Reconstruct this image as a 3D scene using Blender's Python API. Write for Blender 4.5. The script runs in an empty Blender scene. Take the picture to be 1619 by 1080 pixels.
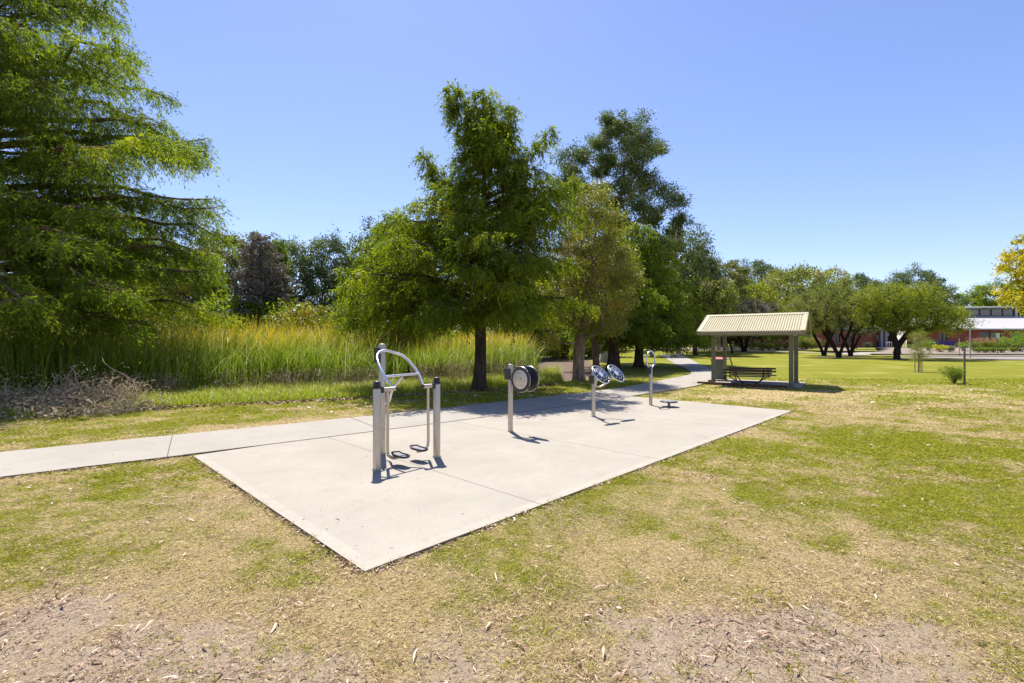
import bpy, math, random
import numpy as np
from mathutils import Vector, Matrix
random.seed(7)
R = np.random.default_rng(11)
scene = bpy.context.scene
COL = scene.collection
def rad(a): return math.radians(a)
def nrm(a):
    a = np.asarray(a, float)
    return a/np.maximum(np.linalg.norm(a, axis=-1, keepdims=True), 1e-9)

# ------------------------------------------------------------------ noise (numpy)
_T = np.random.default_rng(5).random((256, 256))
def vnoise(x, y, s):
    x = np.asarray(x, float)/s + 300.37; y = np.asarray(y, float)/s + 300.71
    i = np.floor(x).astype(int); j = np.floor(y).astype(int)
    u = x-i; v = y-j; u = u*u*(3-2*u); v = v*v*(3-2*v)
    a = _T[i % 256, j % 256]; b = _T[(i+1) % 256, j % 256]; c = _T[i % 256, (j+1) % 256]; d = _T[(i+1) % 256, (j+1) % 256]
    return (a*(1-u)+b*u)*(1-v)+(c*(1-u)+d*u)*v
def fbm(x, y, s, o=3):
    r = 0; a = .5; t = 0
    for k in range(o):
        r = r+a*vnoise(x+17.3*k, y-9.1*k, s); t += a; a *= .5; s *= .5
    return r/t
def sstep(a, b, x):
    t = np.clip((x-a)/(b-a), 0, 1); return t*t*(3-2*t)

# ------------------------------------------------------------------ materials
def newmat(name):
    m = bpy.data.materials.new(name); m.use_nodes = True
    nt = m.node_tree; nt.nodes.clear()
    out = nt.nodes.new('ShaderNodeOutputMaterial')
    return m, nt, out
def N(nt, t, **kw):
    n = nt.nodes.new('ShaderNode'+t)
    for k, v in kw.items():
        if k in n.inputs.keys(): n.inputs[k].default_value = v
        else: setattr(n, k, v)
    return n
def c4(c): return (c[0], c[1], c[2], 1)
def mixc(nt, fac, a, b, mode='MIX'):
    n = nt.nodes.new('ShaderNodeMix'); n.data_type = 'RGBA'; n.blend_type = mode
    for sock, v in ((0, fac), (6, a), (7, b)):
        if hasattr(v, 'is_output') or isinstance(v, bpy.types.NodeSocket): nt.links.new(v, n.inputs[sock])
        else: n.inputs[sock].default_value = v if sock == 0 else c4(v)
    return n.outputs[2]
def noise(nt, scale, detail=4, rough=.55, vec=None, dist=0):
    n = nt.nodes.new('ShaderNodeTexNoise'); n.inputs['Scale'].default_value = scale
    n.inputs['Detail'].default_value = detail; n.inputs['Roughness'].default_value = rough
    n.inputs['Distortion'].default_value = dist
    if vec is not None: nt.links.new(vec, n.inputs['Vector'])
    return n.outputs['Fac']
def ramp(nt, fac, stops):
    n = nt.nodes.new('ShaderNodeValToRGB'); nt.links.new(fac, n.inputs[0])
    e = n.color_ramp.elements
    while len(e) < len(stops): e.new(.5)
    for k, (p, c) in enumerate(stops):
        e[k].position = p; e[k].color = c4(c) if not isinstance(c, (int, float)) else (c, c, c, 1)
    return n.outputs[0]
def mrange(nt, v, a, b, lo=0, hi=1):
    n = nt.nodes.new('ShaderNodeMapRange'); nt.links.new(v, n.inputs[0])
    for i, q in enumerate((a, b, lo, hi)): n.inputs[i+1].default_value = q
    return n.outputs[0]
def objco(nt): return nt.nodes.new('ShaderNodeTexCoord').outputs['Object']
def geopos(nt): return nt.nodes.new('ShaderNodeNewGeometry').outputs['Position']
def principled(nt, out, col, rough=.6, metal=0, spec=.4, bump=None, bstr=.3, bdist=.01):
    p = nt.nodes.new('ShaderNodeBsdfPrincipled')
    if isinstance(col, bpy.types.NodeSocket): nt.links.new(col, p.inputs['Base Color'])
    else: p.inputs['Base Color'].default_value = c4(col)
    if isinstance(rough, bpy.types.NodeSocket): nt.links.new(rough, p.inputs['Roughness'])
    else: p.inputs['Roughness'].default_value = rough
    p.inputs['Metallic'].default_value = metal
    p.inputs['Specular IOR Level'].default_value = spec
    if bump is not None:
        b = nt.nodes.new('ShaderNodeBump'); b.inputs['Strength'].default_value = bstr; b.inputs['Distance'].default_value = bdist
        nt.links.new(bump, b.inputs['Height']); nt.links.new(b.outputs[0], p.inputs['Normal'])
    nt.links.new(p.outputs[0], out.inputs[0])
    return p
def simple(name, a, b=None, scale=20, rough=.6, metal=0, spec=.4, bstr=.2, bdist=.005, stretch=None):
    m, nt, out = newmat(name)
    vec = objco(nt)
    if stretch:
        mp = nt.nodes.new('ShaderNodeMapping'); mp.inputs['Scale'].default_value = stretch
        nt.links.new(vec, mp.inputs[0]); vec = mp.outputs[0]
    f = noise(nt, scale, 5, .6, vec)
    if b is None: b = tuple(x*.8 for x in a)
    col = mixc(nt, mrange(nt, f, .3, .7), a, b)
    principled(nt, out, col, rough, metal, spec, f, bstr, bdist)
    return m
def leafmat(name, dark, light, alt=None, altmin=.85, trans=.38, rough=.5, spec=.3, tcol=None):
    """colour per leaf from face attributes rnd (leaf) and cl (its clump)"""
    m, nt, out = newmat(name)
    a = N(nt, 'Attribute', attribute_name='rnd').outputs['Fac']
    b = N(nt, 'Attribute', attribute_name='cl').outputs['Fac']
    av = N(nt, 'Math', operation='MULTIPLY_ADD'); nt.links.new(a, av.inputs[0]); av.inputs[1].default_value = .5
    bm_ = N(nt, 'Math', operation='MULTIPLY'); nt.links.new(b, bm_.inputs[0]); bm_.inputs[1].default_value = .5
    nt.links.new(bm_.outputs[0], av.inputs[2])
    col = mixc(nt, av.outputs[0], dark, light)
    if alt is not None:
        col = mixc(nt, mrange(nt, b, altmin, min(1, altmin+.12)), col, alt)
    d = nt.nodes.new('ShaderNodeBsdfPrincipled'); d.inputs['Roughness'].default_value = rough
    d.inputs['Specular IOR Level'].default_value = spec
    nt.links.new(col, d.inputs['Base Color'])
    t = nt.nodes.new('ShaderNodeBsdfTranslucent')
    tc = mixc(nt, 1.0, col, tcol or (1.42, 1.40, .45), 'MULTIPLY')
    nt.links.new(tc, t.inputs[0])
    mx = nt.nodes.new('ShaderNodeMixShader'); mx.inputs[0].default_value = trans
    nt.links.new(d.outputs[0], mx.inputs[1]); nt.links.new(t.outputs[0], mx.inputs[2])
    nt.links.new(mx.outputs[0], out.inputs[0])
    return m
M = {}

# ------------------------------------------------------------------ mesh makers
def tag(o, label=None, cat=None, group=None, kind=None):
    if label: o['label'] = label
    if cat: o['category'] = cat
    if group: o['group'] = group
    if kind: o['kind'] = kind
    return o
def empty(name, loc=(0, 0, 0), rz=0, label=None, cat=None, group=None):
    o = bpy.data.objects.new(name, None); COL.objects.link(o)
    o.location = loc; o.rotation_euler = (0, 0, rz); o.empty_display_size = .1
    return tag(o, label, cat, group)
def npmesh(name, V, F, mat, parent=None, attrs=None, smooth=False, mats=None, midx=None):
    """V (n,3), F (m,k) all faces of k corners"""
    V = np.ascontiguousarray(V, dtype=np.float32); F = np.ascontiguousarray(F, dtype=np.int32)
    me = bpy.data.meshes.new(name)
    m, k = F.shape
    me.vertices.add(len(V)); me.vertices.foreach_set('co', V.ravel())
    me.loops.add(m*k); me.loops.foreach_set('vertex_index', F.ravel())
    me.polygons.add(m); me.polygons.foreach_set('loop_start', np.arange(0, m*k, k, dtype=np.int32))
    if mats:
        for q in mats: me.materials.append(q)
        me.polygons.foreach_set('material_index', np.ascontiguousarray(midx, dtype=np.int32))
    else: me.materials.append(mat)
    for an, dom, arr in (attrs or []):
        at = me.attributes.new(an, 'FLOAT', dom); at.data.foreach_set('value', np.ascontiguousarray(arr, dtype=np.float32))
    me.update(calc_edges=True)
    if smooth: me.polygons.foreach_set('use_smooth', np.ones(m, dtype=bool))
    else: me.polygons.foreach_set('use_smooth', np.zeros(m, dtype=bool))
    o = bpy.data.objects.new(name, me); COL.objects.link(o)
    if parent is not None: o.parent = parent
    return o
class MB:
    def __init__(s): s.v = []; s.f = []; s.mi = []; s.sm = []
    def add(s, vs, fs, mi=0, sm=False):
        b = len(s.v); s.v += [tuple(map(float, p)) for p in vs]
        for f in fs: s.f.append(tuple(b+i for i in f)); s.mi.append(mi); s.sm.append(sm)
    def box(s, c, d, rz=0, rot=None, mi=0, taper=1.0):
        hx, hy, hz = d[0]/2, d[1]/2, d[2]/2
        vs = []
        for z in (-hz, hz):
            t = taper if z > 0 else 1
            for x, y in ((-hx, -hy), (hx, -hy), (hx, hy), (-hx, hy)): vs.append(Vector((x*t, y*t, z)))
        Rm = rot if rot is not None else Matrix.Rotation(rz, 3, 'Z')
        vs = [Rm @ v + Vector(c) for v in vs]
        s.add(vs, [(3, 2, 1, 0), (4, 5, 6, 7), (0, 1, 5, 4), (1, 2, 6, 5), (2, 3, 7, 6), (3, 0, 4, 7)], mi)
    def tube(s, pts, r, n=12, mi=0, caps=True, closed=False):
        pts = [Vector(p) for p in pts]
        m = len(pts); rs = r if hasattr(r, '__len__') else [r]*m
        tang = []
        for i in range(m):
            if closed: t = pts[(i+1) % m]-pts[i-1]
            else: t = pts[min(i+1, m-1)]-pts[max(i-1, 0)]
            tang.append(t.normalized())
        up = Vector((0, 0, 1)) if abs(tang[0].z) < .9 else Vector((1, 0, 0))
        nn = tang[0].cross(up).normalized()
        vs = []
        for i in range(m):
            nn = (nn-tang[i]*nn.dot(tang[i])).normalized(); bb = tang[i].cross(nn)
            for k in range(n):
                a = 2*math.pi*k/n
                vs.append(pts[i]+(nn*math.cos(a)+bb*math.sin(a))*rs[i])
        fs = []
        for i in range(m if closed else m-1):
            j = (i+1) % m
            for k in range(n): fs.append((i*n+k, i*n+(k+1) % n, j*n+(k+1) % n, j*n+k))
        s.add(vs, fs, mi, True)
        if caps and not closed:
            s.add(vs[:n], [tuple(range(n-1, -1, -1))], mi); s.add(vs[-n:], [tuple(range(n))], mi)
    def lathe(s, prof, c=(0, 0, 0), n=24, rot=None, mi=0, smooth=True):
        """prof: (r, z) from bottom to top"""
        vs = []
        for r, z in prof:
            for k in range(n):
                a = 2*math.pi*k/n; v = Vector((r*math.cos(a), r*math.sin(a), z))
                if rot is not None: v = rot @ v
                vs.append(v+Vector(c))
        fs = [(i*n+k, i*n+(k+1) % n, (i+1)*n+(k+1) % n, (i+1)*n+k) for i in range(len(prof)-1) for k in range(n)]
        s.add(vs, fs, mi, smooth)
        if prof[0][0] > 1e-6: s.add(vs[:n], [tuple(range(n-1, -1, -1))], mi)
        if prof[-1][0] > 1e-6: s.add(vs[-n:], [tuple(range(n))], mi)
    def prism(s, poly, z0, z1, mi=0, topmi=None):
        n = len(poly); vs = [(x, y, z0) for x, y in poly]+[(x, y, z1) for x, y in poly]
        s.add(vs, [(i, (i+1) % n, n+(i+1) % n, n+i) for i in range(n)]+[tuple(range(n-1, -1, -1))], mi)
        s.add(vs[n:], [tuple(range(n))], mi if topmi is None else topmi)
    def build(s, name, mat, parent=None, bevel=0, loc=None, rz=0):
        me = bpy.data.meshes.new(name); me.from_pydata(s.v, [], s.f)
        for q in (mat if isinstance(mat, (list, tuple)) else [mat]): me.materials.append(q)
        me.polygons.foreach_set('material_index', s.mi)
        me.polygons.foreach_set('use_smooth', s.sm)
        me.update()
        o = bpy.data.objects.new(name, me); COL.objects.link(o)
        if parent is not None: o.parent = parent
        if loc is not None: o.location = loc
        o.rotation_euler = (0, 0, rz)
        if bevel:
            b = o.modifiers.new('bevel', 'BEVEL'); b.width = bevel; b.segments = 2; b.limit_method = 'ANGLE'; b.angle_limit = rad(40)
        return o
def spline(pts, k=8):
    P = [Vector(p) for p in pts]; out = []
    for i in range(len(P)-1):
        p0 = P[max(i-1, 0)]; p1 = P[i]; p2 = P[i+1]; p3 = P[min(i+2, len(P)-1)]
        for j in range(k):
            t = j/k
            out.append(.5*((2*p1)+(p2-p0)*t+(2*p0-5*p1+4*p2-p3)*t*t+(3*p1-p0-3*p2+p3)*t**3))
    out.append(P[-1]); return out

# ------------------------------------------------------------------ ground fields (world metres; camera at 0,0 looking +Y)
def inpoly(x, y, poly):
    x = np.asarray(x); y = np.asarray(y); c = np.zeros(x.shape, bool); n = len(poly)
    for i in range(n):
        x1, y1 = poly[i]; x2, y2 = poly[(i+1) % n]
        if y1 == y2: continue
        c ^= ((y1 > y) != (y2 > y)) & (x < (x2-x1)*(y-y1)/(y2-y1)+x1)
    return c
E1 = np.array((.698, .716)); E2 = np.array((-.716, .698)); PADO = np.array((-1.14, 3.69)); PL, PW = 11.9, 5.35
def padc(u, v): return tuple(PADO+E1*u+E2*v)
PAD = [padc(0, 0), padc(PL, 0), padc(PL, PW), padc(0, PW)]
FAR_EDGE = [(-14.5, 2.4), (-8.07, 7.75), (-3.71, 11.15), (-.89, 13.5), (.9, 15.2), (2.89, 17.0), (5.1, 19.5), (7.4, 22.7), (10.2, 27.1), (12.7, 37), (15.3, 46.8), (21, 68), (30, 102)]
NEAR_EDGE = [(-13.3, .85), (-6.74, 6.22), (-5.14, 7.46), (-2.4, 9.7), (.4, 12.1), (2.3, 13.9), (4.0, 15.65), (5.3, 17), (7.2, 18.95), (9.6, 22.4), (12.2, 28), (14.6, 37), (17.6, 46.8), (24, 68), (34, 102)]
PATHP = [tuple(p) for p in spline([(a, b, 0) for a, b in FAR_EDGE], 4)]
PATHP = [(p[0], p[1]) for p in PATHP]
NEARP = [(p[0], p[1]) for p in spline([(a, b, 0) for a, b in NEAR_EDGE], 4)]
PATH_POLY = NEARP+PATHP[::-1]
# shelter frame
SC = np.array((10.32, 20.25)); SA = rad(-35)
SU = np.array((math.cos(SA), math.sin(SA))); SN = np.array((SU[1], -SU[0]))   # SN points to the camera
def shc(u, v): return tuple(SC+SU*u+SN*v)
SLAB = [shc(-2.25, 1.32), shc(1.75, 1.32), shc(1.75, -1.7), shc(-2.25, -1.7)]
def bank(x): return np.interp(x, [-30, -16, -11.4, -9.7, -4.9, -2.4, 1.26, 3.5], [10.0, 10.6, 11.2, 12.7, 14.9, 16.7, 19.2, 22.5])
def gz(x, y):
    x = np.asarray(x, float); y = np.asarray(y, float)
    d = (y-bank(x))
    dip = -.45*sstep(.3, 6, d)*sstep(4, -1, x)*sstep(45, 38, y)
    far = .0
    roll = .04*(fbm(x, y, 7)-.5)*sstep(5, 14, np.abs(y-8)+np.abs(x)*.3)
    mulch = .55*sstep(0, 9, y-25)*sstep(1.2, 3.5, x)*sstep(9, 6.2, x)*sstep(50, 40, y)
    far = .33*sstep(62, 76, y)*sstep(50, 46, x)*sstep(8, 20, x)*sstep(140, 110, y)
    return dip+roll+far
def gzs(x, y): return float(gz(np.array([x]), np.array([y]))[0])
def blob(x, y, cx, cy, rx, ry, ang=0):
    c, s = math.cos(ang), math.sin(ang); u = (x-cx)*c+(y-cy)*s; v = -(x-cx)*s+(y-cy)*c
    return np.exp(-((u/rx)**2+(v/ry)**2))
def fields(x, y):
    """greenness 0..1 and bareness 0..1 of the lawn"""
    n1 = fbm(x, y, 1.6, 4); n2 = fbm(x+40, y-20, 5, 3); n3 = fbm(x-11, y+31, .5, 3)
    n4 = fbm(x+70, y+9, .16, 2); g = .26+.75*(n1-.5)+.45*(n2-.5)+.95*(n3-.5)+.45*(n4-.5)
    g = g+.36*blob(x, y, 4.4, 4.9, 1.5, .9, .6)+.3*blob(x, y, 3.2, 6.2, 1.6, .8, .7)+.4*blob(x, y, 5.6, 4.0, 1.2, .6, 0)
    g = g+.12*blob(x, y, -4.2, 4.9, 1.0, .5)+.25*blob(x, y, 0.2, 4.6, 1.2, .35, .8)
    g = g+.2*blob(x, y, -3.2, 6.2, 1.6, .6, .7)
    g = g+.85*sstep(18, 26, y+.15*(x-12)+3*(n2-.5))*sstep(8, 12, x)-.25*sstep(.52, .7, fbm(x*.5+9, y, 4.5, 3))*(y > 17)
    g = g+.35*sstep(0, 1.5, y-(10.3+.75*(x+5)))*(x < 9)     # strip behind the path
    g = g-.03*sstep(3.5, 0, x)*sstep(9, 7, y)+.12*sstep(5, 8, y)*(x > 2)-.28*blob(x, y, 15, 11.5, 7, 2.2)-.4*blob(x, y, 30, 26, 8, 3)-.25*blob(x, y, 8.5, 15.7, 3.0, 1.3, .3)
    g = g+.25*blob(x, y, 12, 15.5, 5, 1.2, .1)
    g = g+.25*blob(x, y, 9, 9, 5, 2.2, .4)
    b = .55*(fbm(x+7, y+3, 1.1, 4)-.52)*2
    b = b+.6*(n3-.5)+.35*(n4-.5)+.62*blob(x, y, -3.1, 3.1, 1.6, .95, .15)+.55*blob(x, y, 1.7, 2.6, 2.3, .55, 0)+.30*blob(x, y, 1.6, 3.3, 1.9, .5, .1)+.22*blob(x, y, -.7, 2.8, .9, .5)+.2*blob(x, y, -1.6, 4.6, 1.3, .4, .2)+.34*sstep(3.7, 2.5, y+.9*fbm(x, y, .7, 3))
    b = b+.3*blob(x, y, 2.2, 5.1, .7, .3)+.3*blob(x, y, -3.6, 5.4, .8, .35)
    b = b-.35*sstep(5, 9, y)
    return np.clip(g, 0, 1), np.clip(b, 0, 1)

# ------------------------------------------------------------------ foliage kit
def leaves(P, D, L, W, rnd, cl, droop=0, flat=None):
    """one bent rhombus (2 tris as one quad) per leaf"""
    n = len(P); D = nrm(D)
    ref = R.normal(size=(n, 3)) if flat is None else flat
    S = nrm(np.cross(D, ref))
    L = np.broadcast_to(L, (n,))[:, None]; W = np.broadcast_to(W, (n,))[:, None]
    a = P; t = P+D*L; mid = P+D*L*.45
    if droop is not 0: t = t.copy(); t[:, 2] -= (L[:, 0]*droop)
    V = np.stack([a, mid+S*W*.5, t, mid-S*W*.5], 1).reshape(-1, 3)
    F = np.arange(4*n).reshape(n, 4)
    return V, F, np.broadcast_to(rnd, (n,)), np.broadcast_to(cl, (n,))
def sticks(A, B, ra, rb, sides=3):
    """many thin tapered twigs at once"""
    n = len(A); d = nrm(B-A); ref = np.where(np.abs(d[:, 2:3]) < .9, np.array([[0, 0, 1.]]), np.array([[1., 0, 0]]))
    u = nrm(np.cross(d, ref)); w = np.cross(d, u)
    ra = np.broadcast_to(ra, (n,))[:, None]; rb = np.broadcast_to(rb, (n,))[:, None]
    rings = []
    for (c, r) in ((A, ra), (B, rb)):
        for k in range(sides):
            a = 2*math.pi*k/sides; rings.append(c+(u*math.cos(a)+w*math.sin(a))*r)
    V = np.stack(rings, 1).reshape(-1, 3)
    base = (np.arange(n)*2*sides)[:, None]
    F = np.concatenate([base+np.array([[k, (k+1) % sides, sides+(k+1) % sides, sides+k]]) for k in range(sides)], 0)
    return V, F
def merge(parts):
    Vs, Fs, o = [], [], 0
    for V, F in parts: Vs.append(V); Fs.append(F+o); o += len(V)
    return np.concatenate(Vs), np.concatenate(Fs)
def tubeq(pts, rs, n=6):
    """numpy tube, quads"""
    P = np.asarray(pts, float); m = len(P); T = nrm(np.gradient(P, axis=0))
    nn = np.cross(T[0], [0, 0, 1.] if abs(T[0][2]) < .9 else [1., 0, 0]); V = []
    for i in range(m):
        nn = nn-T[i]*np.dot(nn, T[i]); nn /= np.linalg.norm(nn)+1e-9; b = np.cross(T[i], nn)
        a = np.arange(n)*2*math.pi/n
        V.append(P[i]+(np.outer(np.cos(a), nn)+np.outer(np.sin(a), b))*rs[i])
    V = np.concatenate(V); k = np.arange(n)
    F = np.concatenate([np.stack([i*n+k, i*n+(k+1) % n, (i+1)*n+(k+1) % n, (i+1)*n+k], 1) for i in range(m-1)])
    return V, F
def trunkshape(pts, rs, n=14, flare=1.7, rough=.10):
    V, F = tubeq(pts, rs, n)
    P = np.repeat(np.asarray(pts, float), n, 0); z0 = P[0, 2]
    d = V-P; h = (P[:, 2]-z0); k = np.tile(np.arange(n), len(pts))
    fl = 1+(flare-1)*np.exp(-h/.22)*(1+.35*np.cos(k*2*math.pi/n*5+1.0))
    fl = fl*(1+rough*np.cos(k*2*math.pi/n*3+h*1.3)+rough*.6*np.cos(k*2*math.pi/n*7-h*2.1))
    return P+d*fl[:, None], F

def skeleton(trunk, clumps, rtip, rbase, up=.35, sag=.0, wob=.06):
    """connects every clump centre to the nearest lower wood; pipe-model radii. returns list of (pts, radii)"""
    nodes = [np.array(p, float) for p in trunk]; par = [i-1 for i in range(len(nodes))]
    cs = sorted(clumps, key=lambda c: np.linalg.norm(c-nodes[-1] if c[2] > nodes[-1][2] else c-np.array([nodes[0][0], nodes[0][1], c[2]])))
    chains = []
    for c in cs:
        A = np.array(nodes); d = c-A; dist = np.linalg.norm(d, axis=1)
        pen = np.maximum(0, up*np.hypot(d[:, 0], d[:, 1])-d[:, 2])
        cost = dist+1.6*pen; cost[0] += 5
        if len(trunk) > 2: cost[1:max(2, len(trunk)//3)] += 3
        i = int(np.argmin(cost)); p0 = A[i]; L = dist[i]; k = max(2, min(5, int(L/.7)+2))
        ch = [i]; prev = i
        for q in range(1, k+1):
            t = q/k; p = p0+(c-p0)*t; b = math.sin(math.pi*t)*L
            p = p+np.array([0, 0, -.10*b+sag*b])
            if q < k: p = p+R.normal(size=3)*wob*L*.5
            nodes.append(p); par.append(prev); prev = len(nodes)-1; ch.append(prev)
        chains.append(ch)
    cnt = np.zeros(len(nodes))
    for ch in chains: cnt[ch[-1]] += 1
    for i in range(len(nodes)-1, 0, -1): cnt[par[i]] += cnt[i]
    cnt = np.maximum(cnt, 1); rr = rtip*cnt**.5
    s = rbase/max(rr[0], 1e-6)
    rr = np.where(rr > rtip*2, rtip*2+(rr-rtip*2)*max(.2, (rbase-rtip*2)/max(rr[0]-rtip*2, 1e-6)), rr)
    out = []
    for ch in chains:
        pts = [nodes[i] for i in ch]; rs = [min(rr[ch[1]]*1.05, rr[ch[0]])]+[rr[i] for i in ch[1:]]
        rs[-1] *= .6; out.append((pts, rs))
    return out, rr[:len(trunk)]
def clump_leaves(cs, rads, per, L, W, hang=.4, shell=.5, squash=.75, twig=.0):
    cs = np.asarray(cs, float); rads = np.asarray(rads, float)
    n = len(cs); idx = np.repeat(np.arange(n), per); m = len(idx)
    # sub-tufts inside each clump for a broken outline
    ks = 9; sub = nrm(R.normal(size=(n, ks, 3)))*(R.random((n, ks, 1))**.45)
    sk = R.integers(0, ks, m); sc = sub[idx, sk]
    off = sc*.85+R.normal(size=(m, 3))*.24
    off[:, 2] *= squash
    P = cs[idx]+off*rads[idx][:, None]
    D = nrm(off)*.7+R.normal(size=(m, 3))*.55; D[:, 2] -= hang
    cl = R.random(n)[idx]*.7+.3*R.random((n, ks))[idx, sk]
    return leaves(P, D, L*(.6+.8*R.random(m)), W*(.7+.6*R.random(m)), R.random(m), cl)
# ------------------------------------------------------------------ trees
def spread(ells, spacing, tries=6000, shell=.35):
    """points inside a union of ellipsoids, not closer than spacing, biased to the outside"""
    out = []
    vol = np.array([e[3]*e[4]*e[5] for e in ells]); pr = vol/vol.sum()
    for _ in range(tries):
        e = ells[R.choice(len(ells), p=pr)]
        d = nrm(R.normal(size=3)); r = (shell+(1-shell)*R.random())**.6
        p = np.array(e[:3])+d*r*np.array(e[3:6])
        if all(np.sum((p-q)**2) > spacing*spacing for q in out): out.append(p)
    return out
def broadleaf(name, label, cat, base, trunk, ells, spacing, crad, per, L, W, leaf, bark, rb, rtip=.018, hang=.4, group=None,
              squash=.75, extra_trunks=None, twigs=2, up=.35, rz=0, sq=None, dead=0, flare=1.5, tries=5000):
    root = empty(name, base, rz, label, cat, group)
    cs = spread(ells, spacing, tries)
    parts = []
    groups = [trunk]+(extra_trunks or [])
    own = [[] for _ in groups]
    for c in cs:
        k = int(np.argmin([np.hypot(c[0]-g[-1][0], c[1]-g[-1][1])+.3*abs(c[2]-g[-1][2]) for g in groups])); own[k].append(c)
    for g, o in zip(groups, own):
        if not o: o = [np.array(g[-1])+np.array([.2, 0, .8])]
        ch, rt = skeleton(g, o, rtip, rb, up=up)
        pts = [tuple(p) for p in spline(g, 4)]
        rr = np.interp(np.linspace(0, 1, len(pts)), np.linspace(0, 1, len(rt)), rt)
        parts.append(trunkshape(pts, rr, 12, flare))
        for p, r in ch: parts.append(tubeq(p, r, 5 if max(r) < .05 else 7))
    cs = np.array(cs)
    if twigs:
        n = len(cs)*twigs*4; idx = R.integers(0, len(cs), n)
        d = nrm(R.normal(size=(n, 3))+np.array([0, 0, .2])); A = cs[idx]; B = A+d*crad*(.5+.5*R.random((n, 1)))
        parts.append(sticks(A, B, rtip*.7, rtip*.25))
    V, F = merge(parts)
    npmesh('trunk', V, F, bark, root, smooth=True)
    rads = crad*(.7+.6*R.random(len(cs)))
    V, F, r, c = clump_leaves(cs, rads, per, L, W, hang=hang, squash=squash)
    npmesh('crown', V, F, leaf, root, attrs=[('rnd', 'FACE', r), ('cl', 'FACE', c)])
    return root
def copy_tree(root, loc, rz, s, label, name=None, leaf=None, sz=None):
    r = root.copy(); COL.objects.link(r)
    if name: r.name = name
    r.location = loc; r.rotation_euler = (0, 0, rz); r.scale = (s, s, sz or s); r['label'] = label
    for ch in root.children:
        c = ch.copy(); COL.objects.link(c); c.parent = r
        if leaf is not None and ch.name.startswith('crown'):
            c.data = ch.data.copy(); c.data.materials[0] = leaf
    return r
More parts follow.
